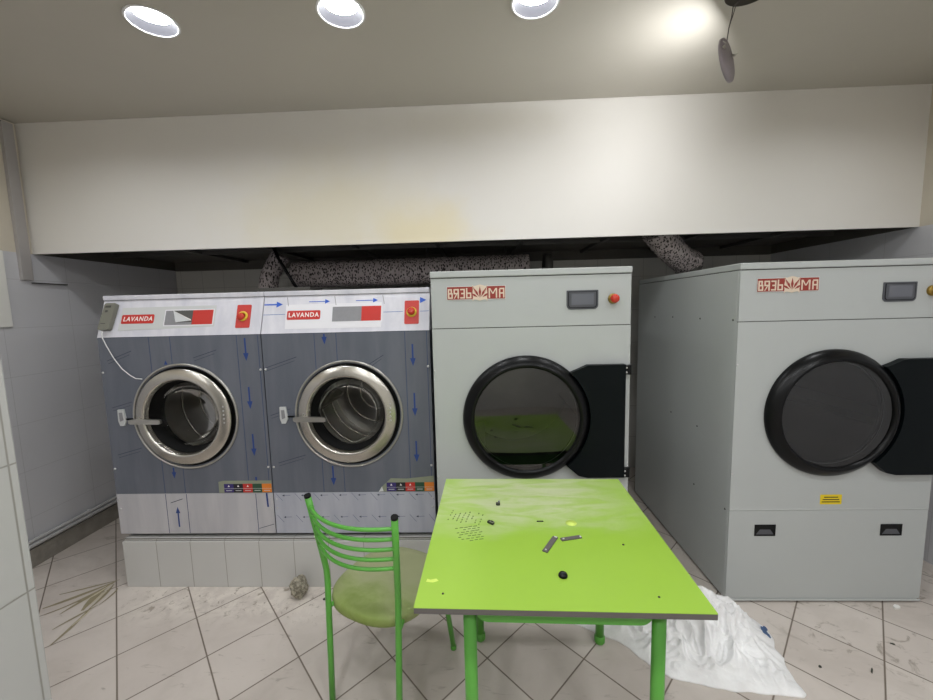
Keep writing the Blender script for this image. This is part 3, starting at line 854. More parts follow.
# ------------------------------------------------------------------ washing machines
WW, YWF = 0.894, 2.061
Z0W, ZPL, ZFT, ZPT, ZLT = 0.307, 0.541, 1.414, 1.610, 1.637
SL = Vector((0, 0.067, 0.196)).normalized()            # up the sloping fascia
SN = Vector((0, -SL.z, SL.y))                          # outward normal of the fascia
def slope(u, w_, d=0.0):
    return Vector((u, 0, ZFT - 0.0)) + SL * w_ + SN * d
def sflat(b, pts, d0, d1_, m):
    P3 = [slope(p[0], p[1], d0) for p in pts]
    b.prism(P3, SN * (d1_ - d0), m)
def srot():
    # maps text in XZ plane facing -Y on to the slope
    return Matrix(((1, 0, 0), (0, -SN.y, SL.y), (0, -SN.z, SL.z))).to_4x4()

def make_washer(label, loc, first):
    t = thing('washing_machine', label, 'washing machine', loc, 'front-loading washing machines on the tiled plinth')
    X0, X1 = 0.0028, WW - 0.0028
    D = 0.94
    cx, cz = 0.447, 0.976
    b = MB()
    m = M['slate']
    b.box(X0, X0 + 0.004, 0.004, D, Z0W, ZFT, m)
    b.box(X1 - 0.004, X1, 0.004, D, Z0W, ZFT, m)
    b.box(X0 + 0.004, X1 - 0.004, D - 0.004, D, Z0W, ZFT, m)
    b.box(X0 + 0.004, X1 - 0.004, 0.02, D - 0.004, Z0W, Z0W + 0.004, M['blackhole'])
    b.build('cabinet', t)
    # upper casing with the sloping front
    b = MB()
    b.prism([(X0, 0, ZFT), (X0, 0.067, ZPT), (X0, D, ZPT), (X0, D, ZFT)], (X1 - X0, 0, 0), M['lilac'])
    # printing on the fascia film
    if not first:
        def sarrow(u0, u1, w_, mm, th=0.0075, hd=0.034):
            sflat(b, [(u0, w_ - th / 2), (u1 - hd, w_ - th / 2), (u1 - hd, w_ + th / 2), (u0, w_ + th / 2)], 0.0002, 0.0005, mm)
            sflat(b, [(u1 - hd, w_ - hd * .5), (u1, w_), (u1 - hd, w_ + hd * .5)], 0.0002, 0.0005, mm)
        sarrow(0.004, 0.105, 0.161, M['blueb']); sarrow(0.246, 0.359, 0.172, M['blueb'], 0.004, 0.026); sarrow(0.499, 0.617, 0.172, M['blueb'], 0.004, 0.026); sarrow(0.84, 0.875, 0.166, M['blueb'])
        for u0, u1 in ((0.004, 0.121), (0.648, 0.752), (0.842, 0.888)):
            sflat(b, [(u0, 0.103), (u1, 0.104), (u1, 0.107), (u0, 0.106)], 0.0002, 0.0004, M['lineb'])
        for u in (0.135, 0.392, 0.650):
            sflat(b, [(u, 0.150), (u + 0.003, 0.150), (u - 0.007, 0.20), (u - 0.010, 0.20)], 0.0009, 0.0011, M['grey'])
    f = b.build('control_fascia', t)
    b = MB()
    b.box(X0 - 0.0005, X1 + 0.0005, 0.060, D, ZPT + 0.002, ZLT, M['lilac'], 0.003)
    b.box(X0 + 0.002, X1 - 0.002, 0.068, D - 0.01, ZPT, ZPT + 0.002, M['bezel'])
    b.build('top_lid', t)
    # front panel with the door hole
    b = MB()
    panel_hole(b, X0, X1, ZPL, ZFT - 0.003, 0.0, cx, cz, 0.275, m)
    b.box(X0 + 0.001, X1 - 0.001, 0.0005, 0.004, ZFT - 0.0029, ZFT - 0.0001, M['dash'])
    Yp = -0.0002
    e = 0.00025
    # blue printing on the film
    for x in (0.284, 0.400, 0.762, 0.876):
        hh = math.sqrt(0.293 ** 2 - (x - cx) ** 2) if abs(x - cx) < 0.293 else 0
        if hh:
            bar2(b, (x, ZFT - 0.004), (x, cz + hh), 0.0034, Yp, e, M['line']); bar2(b, (x, cz - hh), (x, ZPL + 0.003), 0.0034, Yp, e, M['line'])
        else: bar2(b, (x, ZFT - 0.004), (x, ZPL + 0.003), 0.0034, Yp, e, M['line'])
    for za, zb in (((1.395, 1.273), (1.133, 1.013), (0.874, 0.751), (0.632, 0.585)) if first else ((1.344, 1.228), (1.085, 0.960), (0.824, 0.707))):
        if za - zb < 0.06: bar2(b, (0.805, za), (0.805, zb), 0.010, Yp, e, M['blue'])
        else: arrow2(b, (0.806 if first else 0.800, za), (0.806 if first else 0.800, zb), 0.0085, 0.042, Yp - e, e, M['blue'])
    if first:
        arrow2(b, (0.346, 0.690), (0.346, 0.628), 0.0085, 0.036, Yp - e, e, M['blue'])
        flat(b, [(0.405 - 0.05, 1.262), (0.405 - 0.03, 1.262), (0.405 - 0.04, 1.285)], Yp - e, e, M['blue'])
    else:
        arrow2(b, (0.337, 1.407), (0.337, 1.352), 0.0085, 0.040, Yp - e, e, M['blue'])
        arrow2(b, (0.340, 0.690), (0.340, 0.580), 0.0085, 0.042, Yp - e, e, M['blue'])
    ds = [((0.043, 1.288), (0.182, 1.339)), ((0.518, 1.295), (0.647, 1.335)), ((0.039, 1.030), (0.155, 1.062)), ((0.041, 0.766), (0.181, 0.804))] if first else \
         [((0.012, 1.233), (0.183, 1.289)), ((0.570, 1.244), (0.646, 1.290)), ((0.043, 0.710), (0.195, 0.753)), ((0.02, 0.975), (0.13, 1.01))]
    for p, q_ in ds:
        bar2(b, p, q_, 0.0030, Yp, e, M['dash'])
        bar2(b, (p[0] + 0.004, p[1] - 0.016), (q_[0] - 0.012, q_[1] - 0.020), 0.0022, Yp, e, M['dash'])
    fp = b.build('front_panel', t, recalc=False)
    # lower panel
    b = MB()
    lm = M['lower'] if first else M['lowerb']
    b.box(X0, X1, -0.001, 0.004, Z0W, ZPL - 0.001, lm, 0.001)
    if first:
        for x in (0.285, 0.404, 0.796):
            bar2(b, (x, ZPL - 0.003), (x, Z0W + 0.003), 0.0034, -0.001, e, M['line'])
        arrow2(b, (0.346, 0.346), (0.346, 0.463), 0.0085, 0.036, -0.001, e, M['blue'])
        bar2(b, (0.857, 0.540), (0.860, 0.460), 0.010, -0.001, e, M['blue'])
        bar2(b, (0.31, 0.487), (0.38, 0.510), 0.004, -0.001, e, M['dash'])
        bar2(b, (0.80, 0.335), (0.886, 0.360), 0.003, -0.001, e, M['dash'])
    else:
        for i in range(9):
            x = 0.05 + i * 0.105
            for z, s_ in ((0.525, 1), (0.400, 1)):
                if x + 0.05 < X1:
                    bar2(b, (x + 0.008, z), (x + 0.045, z + 0.001), 0.0024, -0.001, e, M['dashp'])
                    flat(b, [(x, z), (x + 0.012, z + 0.006), (x + 0.012, z - 0.006)], -0.001 - e, e, M['dash'])
                bar2(b, (x - 0.035, z + 0.012), (min(x + 0.0, X1 - 0.004), z - 0.030), 0.0022, -0.001, e, M['dashp'])
    b.build('lower_panel', t)
    # screws
    for x, z in ((0.012, 1.225), (0.014, 0.687), (WW - 0.016, 1.225), (WW - 0.016, 0.688)):
        MB().lathe([(0.0, -0.004), (0.005, -0.0035), (0.0065, 0.0)], M['screw'], (x, 0, z), 'y', 10).build('screw', t)
    for x, z in ((0.018, 0.506), (0.018, 0.455), (WW - 0.018, 0.506), (WW - 0.018, 0.455)):
        MB().lathe([(0.0, -0.0035), (0.004, -0.003), (0.005, 0.0)], M['screw'], (x, -0.001, z), 'y', 10).build('screw', t)
    for y in (0.12, D - 0.08):
        for x in (0.09, WW - 0.09):
            MB().lathe([(0.0, 0.2845), (0.028, 0.2845), (0.028, 0.294), (0.012, 0.294), (0.012, Z0W), (0.0, Z0W)], M['rubber'], (x, y, 0), n=18).build('foot', t)
    # door surround and door
    MB().lathe([(0.291, 0.0), (0.291, -0.007), (0.288, -0.010), (0.282, -0.010), (0.280, -0.004), (0.2795, 0.004)], M['steel2'], (cx, 0, cz), 'y', 96).build('door_surround', t)
    MB().lathe([(0.2794, 0.002), (0.262, 0.003), (0.24, 0.03), (0.215, 0.06), (0.20, 0.10)], M['rubber'], (cx, 0, cz), 'y', 72).build('door_gasket', t)
    dx = -0.006
    b = MB()
    b.lathe([(0.260, 0.001), (0.264, -0.010), (0.262, -0.016), (0.256, -0.020), (0.217, -0.034), (0.210, -0.034), (0.206, -0.030), (0.203, -0.022), (0.200, 0.0)], M['steel'], (cx + dx, 0, cz), 'y', 96)
    dr = b.build('door_ring', t)
    MB().lathe([(0.198, -0.001), (0.190, 0.030), (0.180, 0.055)], M['rubber'], (cx + dx, 0, cz), 'y', 64).build('door_liner', dr)
    MB().lathe([(0.0, 0.125), (0.06, 0.122), (0.11, 0.112), (0.150, 0.092), (0.172, 0.065), (0.180, 0.050)], M['glass'], (cx + dx, 0, cz), 'y', 64).build('door_glass', dr)
    for k in range(5):
        MB().lathe([(0.0, -0.004), (0.0035, -0.003), (0.0045, 0.0)], M['screw'], (cx + 0.2285, -0.0295, cz + 0.058 - k * 0.022), 'y', 10).build('rivet', dr)
    # lever handle
    b = MB()
    hz = cz - 0.015
    b.prism([(cx - 0.285, -0.030, hz + 0.010), (cx - 0.235, -0.030, hz + 0.018), (cx - 0.222, -0.030, hz + 0.014), (cx - 0.120, -0.030, hz + 0.010), (cx - 0.112, -0.030, hz + 0.004),
             (cx - 0.112, -0.030, hz - 0.010), (cx - 0.120, -0.030, hz - 0.014), (cx - 0.275, -0.030, hz - 0.012), (cx - 0.285, -0.030, hz - 0.006)], (0, -0.016, 0), M['steel2'])
    b.box(cx - 0.240, cx - 0.222, -0.032, -0.022, hz - 0.01, hz + 0.03, M['steel2'], 0.002)
    b.build('door_handle', dr)
    # latch keeper on the panel
    b = MB()
    kx = 0.094
    b.prism([(kx - 0.018, 0, cz + 0.046), (kx + 0.014, 0, cz + 0.046), (kx + 0.022, 0, cz - 0.018), (kx + 0.010, 0, cz - 0.044), (kx - 0.012, 0, cz - 0.044), (kx - 0.020, 0, cz - 0.016)], (0, -0.010, 0), M['plate'])
    b.prism([(kx - 0.010, -0.010, cz + 0.030), (kx + 0.007, -0.010, cz + 0.030), (kx + 0.010, -0.010, cz - 0.012), (kx - 0.008, -0.010, cz - 0.020)], (0, -0.003, 0), M['grey'])
    b.box(kx + 0.018, kx + 0.055, -0.006, 0.0, cz - 0.012, cz - 0.004, M['black'])
    b.build('latch_keeper', t)
    # drum
    b = MB()
    b.lathe([(0.198, 0.10), (0.204, 0.125), (0.30, 0.14), (0.30, 0.62)], M['drum'], (cx, 0, cz), 'y', 56, mats=[M['steel2'], M['steel2'], M['drum']])
    for rr_, tt_ in ((0.297, 0.20), (0.297, 0.36), (0.297, 0.52), (0.215, 0.614), (0.12, 0.600)):
        b.lathe([(rr_ + 0.005 * math.cos(a_), tt_ + 0.005 * math.sin(a_)) for a_ in [2 * PI * q_ / 6 for q_ in range(6)]], M['steel'], (cx, 0, cz), 'y', 56, closed=True)
    b.lathe([(0.30, 0.62), (0.18, 0.615), (0.16, 0.600), (0.0, 0.600)], M['drum_back'], (cx, 0, cz), 'y', 56)
    dm = b.build('drum', t, recalc=False)
    for k in range(3):
        a = (0.5 if first else 1.1) + k * 2 * PI / 3
        c, s_ = math.cos(a), math.sin(a); tx, tz = -s_, c
        b = MB()
        b.prism([(cx + c * r + tx * w2, 0.16, cz + s_ * r + tz * w2) for r, w2 in ((0.299, -0.05), (0.235, -0.008), (0.235, 0.008), (0.299, 0.05))], (0, 0.44, 0), M['steel'])
        b.build('drum_lifter', dm)
    # coloured strip sticker
    b = MB()
    xs = 0.622 if first else 0.630
    zt, zb_ = 0.594, 0.545
    if not first:
        flat(b, [(0.585, ZPL + 0.002), (0.60, 0.567), (0.655, 0.618), (0.74, 0.615), (0.888, 0.630), (0.888, ZPL + 0.002)], -0.0008, 0.0004, M['olive'])
        flat(b, [(0.585, ZPL + 0.002), (0.605, 0.572), (0.612, 0.545)], -0.0013, 0.0006, M['fold'])
    else:
        flat(b, [(0.592, ZPL + 0.002), (0.592, 0.606), (0.62, 0.612), (0.889, 0.612), (0.889, ZPL + 0.002)], -0.0008, 0.0004, M['olive'])
    cw = (0.888 - xs) / 5
    for k, mm in enumerate(('purple', 'black_ink', 'red', 'dgreen', 'orange')):
        x0, x1 = xs + k * cw, xs + (k + 1) * cw
        flat(b, [(x0, zb_), (x1, zb_), (x1, zt), (x0, zt)], -0.0013, 0.0004, M[mm])
        flat(b, [(x0, 0.5665), (x1, 0.5665), (x1, 0.568), (x0, 0.568)], -0.0017, 0.0002, M['plate'])
        xm = (x0 + x1) / 2
        flat(b, [(xm - 0.006, 0.577), (xm + 0.006, 0.577), (xm, 0.588)], -0.0017, 0.0003, M['white' if k < 3 else mm])
        flat(b, [(x0 + 0.010, 0.554), (x1 - 0.010, 0.554), (x1 - 0.010, 0.5575), (x0 + 0.010, 0.5575)], -0.0017, 0.0003, M['plate'])
    st = b.build('programme_sticker', t); st['label'] = 'coloured strip sticker with five symbols'
    # fascia labels
    ox = 0.0
    if first:
        off = 2.051
        b = MB(); sflat(b, [(off - 1.941, 0.034), (off - 1.414, 0.048), (off - 1.414, 0.166), (off - 1.935, 0.164)], 0.0002, 0.0008, M['plate'])
        lg = [(off - 1.930, 0.072), (off - 1.750, 0.076), (off - 1.752, 0.128), (off - 1.928, 0.124)]
        s0, s1, w0, w1, rr = off - 1.688, off - 1.427, 0.061, 0.141, off - 1.538
        e0, e1 = off - 1.298, off - 1.221
        kx2, kw = off - 1.262, 0.100
    else:
        off = 2.051 - WW + 0.894 - 0.897 + 0.0
        off = 1.157
        b = MB(); sflat(b, [(off - 1.030, 0.024), (off - 0.519, 0.023), (off - 0.519, 0.160), (off - 1.033, 0.158)], 0.0002, 0.0008, M['platew'])
        lg = [(off - 1.022, 0.071), (off - 0.845, 0.074), (off - 0.846, 0.122), (off - 1.024, 0.118)]
        s0, s1, w0, w1, rr = off - 0.780, off - 0.521, 0.059, 0.140, off - 0.625
        e0, e1 = off - 0.397, off - 0.321
        kx2, kw = off - 0.359, 0.100
    lb = b.build('fascia_label', t)
    b = MB()
    x0, x1 = min(p[0] for p in lg), max(p[0] for p in lg); z0, z1 = 0.0735, 0.1235
    sflat(b, rrect(x0, x1, z0, z1, 0.007), 0.0009, 0.0016, M['red'])
    lp = b.build('brand_label', lb); lp['label'] = 'red label with white lettering'
    tb = text_mesh('LAVANDA', 0.0345, M['white'], bold=0.0006, shear=0.16 if first else 0.0, sx=0.90)
    mt = Matrix.Translation(slope((x0 + x1) / 2, (z0 + z1) / 2, 0.0020)) @ srot()
    tb.xf(mt); tb.build('lettering', lb, recalc=False)
    b = MB()
    sflat(b, [(s0 - 0.006, w0 - 0.006), (s1 + 0.006, w0 - 0.006), (s1 + 0.006, w1 + 0.006), (s0 - 0.006, w1 + 0.006)], 0.0009, 0.0013, M['platew'])
    sflat(b, [(s0, w0), (rr, w0), (rr, w1), (s0, w1)], 0.0013, 0.0020, M['dgrey'] if first else M['grey'])
    sflat(b, [(rr, w0), (s1, w0), (s1, w1), (rr, w1)], 0.0013, 0.0020, M['red'])
    if first:
        sflat(b, [(s0, w0), (rr - 0.002, w0), (rr - 0.002, w0 + 0.014), (s0 + 0.062, w0 + 0.012), (s0 + 0.036, w1), (s0, w1)], 0.0020, 0.0023, M['grey'])
        sflat(b, [(s0 + 0.040, w1), (rr - 0.004, w0 + 0.022), (s0 + 0.062, w0 + 0.014)], 0.0024, 0.0042, M['fold'])
        sflat(b, [(s0 + 0.040, w1), (rr - 0.004, w0 + 0.027), (rr - 0.004, w0 + 0.022)], 0.0042, 0.0062, M['white'])
    b.build('control_screen', t)
    # emergency stop
    b = MB(); sflat(b, rrect(e0, e1, 0.036, 0.164, 0.006), 0.0002, 0.0025, M['red'])
    ep = b.build('stop_plate', t)
    to = Matrix.Translation(slope(kx2, kw, 0.0025)) @ Matrix(((1, 0, 0), (0, SL.y, SN.y), (0, SL.z, SN.z))).to_4x4()
    b = MB(); b.lathe([(0.027, 0.0), (0.027, 0.004), (0.024, 0.007), (0.017, 0.007), (0.016, 0.0)], M['yellow'], n=32); b.xf(to); b.build('button_collar', ep)
    b = MB(); b.lathe([(0.012, 0.0), (0.012, 0.012), (0.019, 0.015), (0.020, 0.020), (0.017, 0.026), (0.009, 0.029), (0.0, 0.0295)], M['redk'], n=32)
    if first: b.shift((-0.006, -0.004, -0.010))
    b.xf(to); b.build('button_cap', ep)
    return t

XW1 = -2.051
w1 = make_washer('left washing machine with a remote hung on its white fascia and peeled screen film', (XW1, YWF, 0), True)
w2 = make_washer('right washing machine, between its twin and the grey dryer, blue arrows on white fascia', (-1.157, YWF, 0), False)

# plinth
b = MB()
PX0, PX1 = -2.029, -0.250
b.box(PX0, PX1, 2.041, 3.02, 0.0, 0.270, M['tileP'], 0.002)
b.box(PX0 + 0.004, PX1 - 0.004, 2.048, 3.016, 0.270, 0.284, M['grime'], 0.004)
o = b.build('plinth', loc=(0, 0, 0)); tag(o, 'low plinth faced with pale grey tiles under the two washing machines', 'plinth')

# remote on washer 1
t = thing('remote_control', 'grey handheld remote fixed on the corner of the left washing machine fascia', 'remote control', (-1.996, YWF, ZFT))
R_ = Matrix(((1, 0, 0), (0, SL.y, SN.y), (0, SL.z, SN.z))).to_4x4()
b = MB()
pts = rrect(-0.031, 0.031, 0.037, 0.186, 0.010)
b.prism([(p[0] + (p[1] - 0.11) * 0.10, p[1], 0.001) for p in pts], (0, 0, 0.022), M['remote']); b.xf(R_); bd = b.build('remote_body', t)
b = MB()
def q2(x0, x1, y0, y1, mm):
    b.prism([(x + (y - 0.11) * 0.10, y, 0.023) for x, y in ((x0, y0), (x1, y0), (x1, y1), (x0, y1))], (0, 0, 0.0006), mm)
q2(-0.022, 0.010, 0.160, 0.172, M['remote_d']); q2(-0.016, -0.002, 0.134, 0.146, M['remote_d']); q2(-0.022, 0.004, 0.070, 0.074, M['remote_d'])
b.xf(R_); b.build('buttons', bd)
MB().tube([(-0.012, -0.006, 0.036), (-0.012, -0.012, 0.020), (-0.008, -0.016, 0.0), (0.006, -0.012, -0.045), (0.035, -0.010, -0.110), (0.075, -0.010, -0.170), (0.115, -0.010, -0.205), (0.145, -0.012, -0.222), (0.180, -0.012, -0.226)],
          0.0026, M['cable'], 8).build('cable', t)

# flat dark tray on top of the washers, ducts and pipes behind
b = MB()
b.box(-1.425, -1.085, 2.55, 2.75, ZLT + 0.018, ZLT + 0.046, M['rail'], 0.003)
b.box(-1.36, -1.30, 2.56, 2.74, ZLT, ZLT + 0.018, M['black'])
b.box(-1.22, -1.16, 2.56, 2.74, ZLT, ZLT + 0.018, M['black'])
o = b.build('metal_tray'); tag(o, 'flat dark metal tray lying on top of the washing machines', 'tray')
def duct(name, pts, r, label, cat='duct', grp=None):
    tt = thing(name, label, cat, pts[0], grp)
    P0 = Vector(pts[0])
    # resample with slight ribs
    ps = [Vector(p) - P0 for p in pts]
    fine, rs = [], []
    for a, c in zip(ps, ps[1:]):
        n = max(2, int((c - a).length / 0.012))
        for i in range(n): fine.append(a.lerp(c, i / n))
    fine.append(ps[-1])
    for i in range(len(fine)): rs.append(r * (1 + 0.022 * math.sin(i * 1.9) + 0.015 * math.sin(i * 0.37)))
    MB().tube(fine, rs, M['duct'], 24).build('hose', tt)
    return tt
dt = duct('air_duct', [(-1.385, 3.0, 1.802), (-0.9, 3.0, 1.800), (-0.2, 3.0, 1.804), (0.36, 3.0, 1.806)], 0.096, 'long speckled grey duct lying level behind the washing machines and middle dryer')
MB().lathe([(0.0, 0.0), (0.099, 0.0), (0.099, 0.05), (0.0, 0.05)], M['rail'], (1.86, 0, 0.004), 'x', 28).build('duct_collar', dt)
dt = duct('air_duct', [(1.46, 2.85, 1.790), (1.385, 2.80, 1.803), (1.33, 2.765, 1.828), (1.26, 2.72, 1.872), (1.175, 2.67, 1.93), (1.115, 2.64, 1.985)], 0.085, 'short slanting speckled duct rising from the right dryer into the bulkhead')
MB().lathe([(0.0, 0.0), (0.08, 0.0), (0.08, 0.085), (0.0, 0.085)], M['rail'], (-0.03, -0.02, -0.0895), 'z', 28).build('duct_collar', dt)
dt = duct('air_duct', [(-1.56, 2.93, 1.665), (-1.555, 2.93, 1.74), (-1.54, 2.935, 1.80), (-1.50, 2.94, 1.87), (-1.45, 2.94, 1.94)], 0.065, 'stubby speckled duct elbow standing behind the left washing machine')
MB().lathe([(0.0, 0.0), (0.082, 0.0), (0.082, 0.028), (0.0, 0.028)], M['rail'], (0, 0, -0.028), 'z', 28).build('duct_collar', dt)
b = MB(); b.tube([(-1.60, 3.13, 1.815), (-1.3, 3.13, 1.815), (-0.7, 3.13, 1.815), (0.3, 3.13, 1.815)], 0.024, M['panelw'], 14)
for x in (-1.6, -0.4, 0.2):
    b.tube([(x, 3.13, 1.835), (x, 3.13, 1.998)], 0.006, M['rail'], 8)
o = b.build('drain_pipe'); tag(o, 'white plastic pipe glimpsed behind the speckled ducts, left of the middle dryer', 'pipe')
b = MB(); b.tube([(-1.46, 2.84, 1.998), (-1.42, 2.84, 1.90), (-1.36, 2.84, 1.79), (-1.28, 2.84, 1.65)], 0.012, M['black'], 8)
o = b.build('rubber_hose'); tag(o, 'black rubber hose slanting down behind the washing machines', 'hose')

# ------------------------------------------------------------------ table
t = thing('dining_table', 'lime green laminate table with grey edge and green steel legs', 'table', (0.2035, 1.345, 0), rz=math.radians(-1.4))
hw, hd, zt = 0.3845, 0.394, 0.75
b = MB()
b.prism([(x, y, zt - 0.0015) for x, y in rrect(-hw, hw, -hd, hd, 0.002)], (0, 0, 0.0015), M['table'])
b.prism([(x, y, zt - 0.017) for x, y in rrect(-hw, hw, -hd, hd, 0.002)], (0, 0, 0.0155), M['edge'])
b.build('tabletop', t)
LX0, LX1, LY0, LY1 = -0.243, 0.284, -0.315, 0.345
ZAP = 0.656
def apron(p, q_, z0=ZAP, z1=0.7328, th=0.022):
    b = MB(); p = Vector(p); q_ = Vector(q_); L_ = (q_ - p).length; d_ = (q_ - p).normalized(); n_ = Vector((-d_.y, d_.x, 0))
    pr = rrect(0, L_, z0, z1, [0.035, 0.035, 0, 0], 6)
    b.prism([p + d_ * s_ + Vector((0, 0, z)) - n_ * th / 2 for s_, z in pr], n_ * th, M['green'])
    b.build('apron', t)
r_ = 0.0185
apron((LX0 + r_, LY0, 0), (0.275 - r_, LY0, 0)); apron((LX0 + r_, LY1, 0), (0.298 - r_, LY1, 0))
apron((LX0, LY0 + r_, 0), (LX0, LY1 - r_, 0)); apron((0.276, LY0 + r_, 0), (0.2968, LY1 - r_, 0))
for x in (LX0, LX1):
    for y in (LY0, LY1):
        if x > 0: x = 0.275 if y < 0 else 0.298
        lg = MB().tube([(x, y, 0.012), (x, y, 0.4), (x, y, 0.7328)], r_, M['green'], 20).build('leg', t)
        MB().lathe([(0.0, 0.0), (0.019, 0.0), (0.0235, 0.008), (0.0235, 0.03), (0.0187, 0.036)], M['green'], (x, y, 0), n=20).build('foot_cap', lg)

# things on the table
zt2 = 0.7503
def on_table(o, z=0.75): return o
def decal_marks(name, label, cx, cy, rot, nx, ny, dx, dy, l, wd):
    b = MB()
    for i in range(nx):
        for j in range(ny):
            if random.random() < 0.12: continue
            x = (i - nx / 2) * dx + (j % 2) * dx / 2 + random.uniform(-.001, .001); y = (j - ny / 2) * dy + random.uniform(-.001, .001)
            ll = l * random.uniform(0.6, 1.2)
            b.box(x - ll / 2, x + ll / 2, y - wd / 2, y + wd / 2, 0.0, 0.0003, M['mark'])
    o = b.build(name, loc=(cx, cy, 0.75)); o.rotation_euler = (0, 0, rot)
    return tag(o, label, 'mark')
decal_marks('stamped_marks', 'patch of small grey dashes printed near the left rear of the tabletop', -0.078, 1.418, 1.35, 5, 8, 0.016, 0.017, 0.010, 0.004)
decal_marks('stamped_marks', 'lower slanting patch of grey printed dashes on the tabletop left side', -0.050, 1.312, 0.25, 5, 7, 0.017, 0.014, 0.013, 0.004)

def tag_strip(p, q_, wd, label, cat):
    p = Vector(p); q_ = Vector(q_); d_ = q_ - p; L_ = d_.length
    tt = thing('dark_strip', label, cat, ((p.x + q_.x) / 2, (p.y + q_.y) / 2, 0.7502), rz=math.atan2(d_.y, d_.x))
    MB().box(-L_ / 2, L_ / 2, -wd / 2, wd / 2, 0, 0.004, M['edge'], 0.001).build('strip', tt)
    b = MB()
    b.lathe([(0.003, 0.0), (0.003, 0.0012), (0.0, 0.0012)], M['fold'], (-L_ / 2 + 0.009, 0, 0.004), n=12)
    b.box(L_ / 2 - 0.006, L_ / 2 - 0.001, -wd / 2 + 0.002, wd / 2 - 0.006, 0.004, 0.0046, M['fold'])
    b.build('pale_end', tt)
tag_strip((0.188, 1.196), (0.237, 1.278), 0.018, 'short dark grey strip slanting on the table, left one of the pair', 'strip')
tag_strip((0.252, 1.262), (0.322, 1.279), 0.016, 'short dark grey strip lying crosswise on the table, right one of the pair', 'strip')
b = MB(); b.lathe([(0.0, 0.0), (0.013, 0.0), (0.0135, 0.004), (0.011, 0.009), (0.0, 0.010)], M['black'], n=20)
b.box(-0.006, 0.007, -0.0015, 0.0015, 0.0095, 0.0112, M['bezel'])
tag(b.build('screw_cap', loc=(0.222, 1.083, 0.7502)), 'small round black plastic cap lying near the front of the table', 'cap')
b = MB(); b.lathe([(0.0, 0.0), (0.0195, 0.0), (0.0195, 0.0006), (0.0, 0.0006)], M['limespot'], n=24)
tag(b.build('round_sticker', loc=(0.309, 1.367, 0.7502)), 'round pale lime sticker on the tabletop', 'sticker')
b = MB(); b.box(-0.013, 0.013, -0.006, 0.006, 0, 0.009, M['dark'], 0.002); b.box(-0.002, 0.013, -0.0055, 0.0055, 0.009, 0.011, M['steel2'], 0.001)
o = b.build('metal_clip', loc=(0.022, 1.366, 0.7502)); o.rotation_euler = (0, 0, -0.7); tag(o, 'tiny dark metal clip on the table right of the printed dashes', 'clip')
b = MB(); b.box(-0.008, 0.008, -0.007, 0.007, 0, 0.010, M['dark'], 0.003); b.lathe([(0.004, 0.0), (0.004, 0.012), (0.0, 0.012)], M['grey'], (0.004, 0.010, 0), n=10)
tag(b.build('metal_nut', loc=(0.054, 1.502, 0.7502)), 'tiny grey nut on the dusty far part of the table', 'nut')
b = MB(); b.box(-0.012, 0.012, -0.0025, 0.0025, 0, 0.003, M['dark'], 0.001)
tag(b.build('wood_splinter', loc=(0.20, 1.378, 0.7502)), 'thin dark splinter on the table left of the lime sticker', 'splinter')
for x, y, r, lab in ((0.447, 1.235, 0.004, 'tiny dark speck at the right middle of the tabletop'), (0.458, 1.00, 0.0035, 'tiny dark speck near the front right corner of the tabletop'),
                     (-0.118, 1.012, 0.0035, 'tiny dark speck near the front left corner of the tabletop')):
    b = MB(); b.lathe([(0.0, 0.0), (r, 0.0), (r * .7, 0.002), (0.0, 0.003)], M['dark'], n=8)
    tag(b.build('dirt_speck', loc=(x, y, 0.7502)), lab, 'speck')
b = MB(); b.prism([(-0.016, -0.006, 0), (0.004, -0.009, 0), (0.020, -0.002, 0), (0.012, 0.008, 0), (-0.004, 0.003, 0), (-0.014, 0.007, 0)], (0, 0, 0.0005), M['limespot'])
tag(b.build('paper_scrap', loc=(-0.155, 1.065, 0.7502)), 'pale torn scrap stuck by the left edge of the tabletop', 'scrap')

# ------------------------------------------------------------------ chair
rz = math.radians(-24.0)                    # local +Y is the way the chair faces
cb = Vector((-0.4585, 1.352, 0))            # middle of the back at seat height
t = thing('dining_chair', 'green steel chair with curved back rungs and dusty round green seat, left of the table', 'chair', cb, rz=rz)
G = M['green']
rr = 0.0115
Wi = Matrix.Rotation(-rz, 3, 'Z')
def loc_(p): return Wi @ (Vector(p) - cb)
posts = {}
for sx, T_, B_, F_, FF in ((-1, (-0.626, 1.335, 0.872), (-0.610, 1.420, 0.53), (-0.603, 1.375, 0.012), (-0.462, 1.790, 0.0)),
                           (1, (-0.283, 1.184, 0.872), (-0.307, 1.285, 0.53), (-0.313, 1.235, 0.012), (-0.152, 1.643, 0.0))):
    T_, B_, F_, FF = loc_(T_), loc_(B_), loc_(F_), loc_(FF)
    posts[sx] = (T_, B_)
    up = (T_ - B_); dn = (F_ - B_)
    pts = [F_, F_.lerp(B_, 0.5), B_ + dn * 0.10, B_ + dn * 0.045 + up * 0.01, B_ + up * 0.05 + dn * 0.008, B_ + up * 0.12, B_ + up * 0.5, T_]
    lg = MB().tube(pts, rr, G, 16).build('rear_leg', t)
    MB().lathe([(0.0, 0.012), (0.0135, 0.012), (0.0135, 0.0), (0.0, 0.0)], M['rubber'], (F_.x, F_.y, 0.0), n=16).build('foot_cap', lg)
    MB().tube([T_ + up.normalized() * 0.0003, T_ + up.normalized() * 0.008], 0.0119, M['rubber'], 16).build('top_plug', lg)
    lg = MB().tube([(FF.x, FF.y, 0.012), (FF.x * 0.95, FF.y - 0.04, 0.25), (FF.x * 0.9, FF.y - 0.062, 0.366)], 0.0115, G, 14).build('front_leg', t)
    MB().lathe([(0.0, 0.0), (0.0128, 0.0), (0.0128, 0.016), (0.0117, 0.018)], G, (FF.x, FF.y, 0), n=14).build('foot_cap', lg)
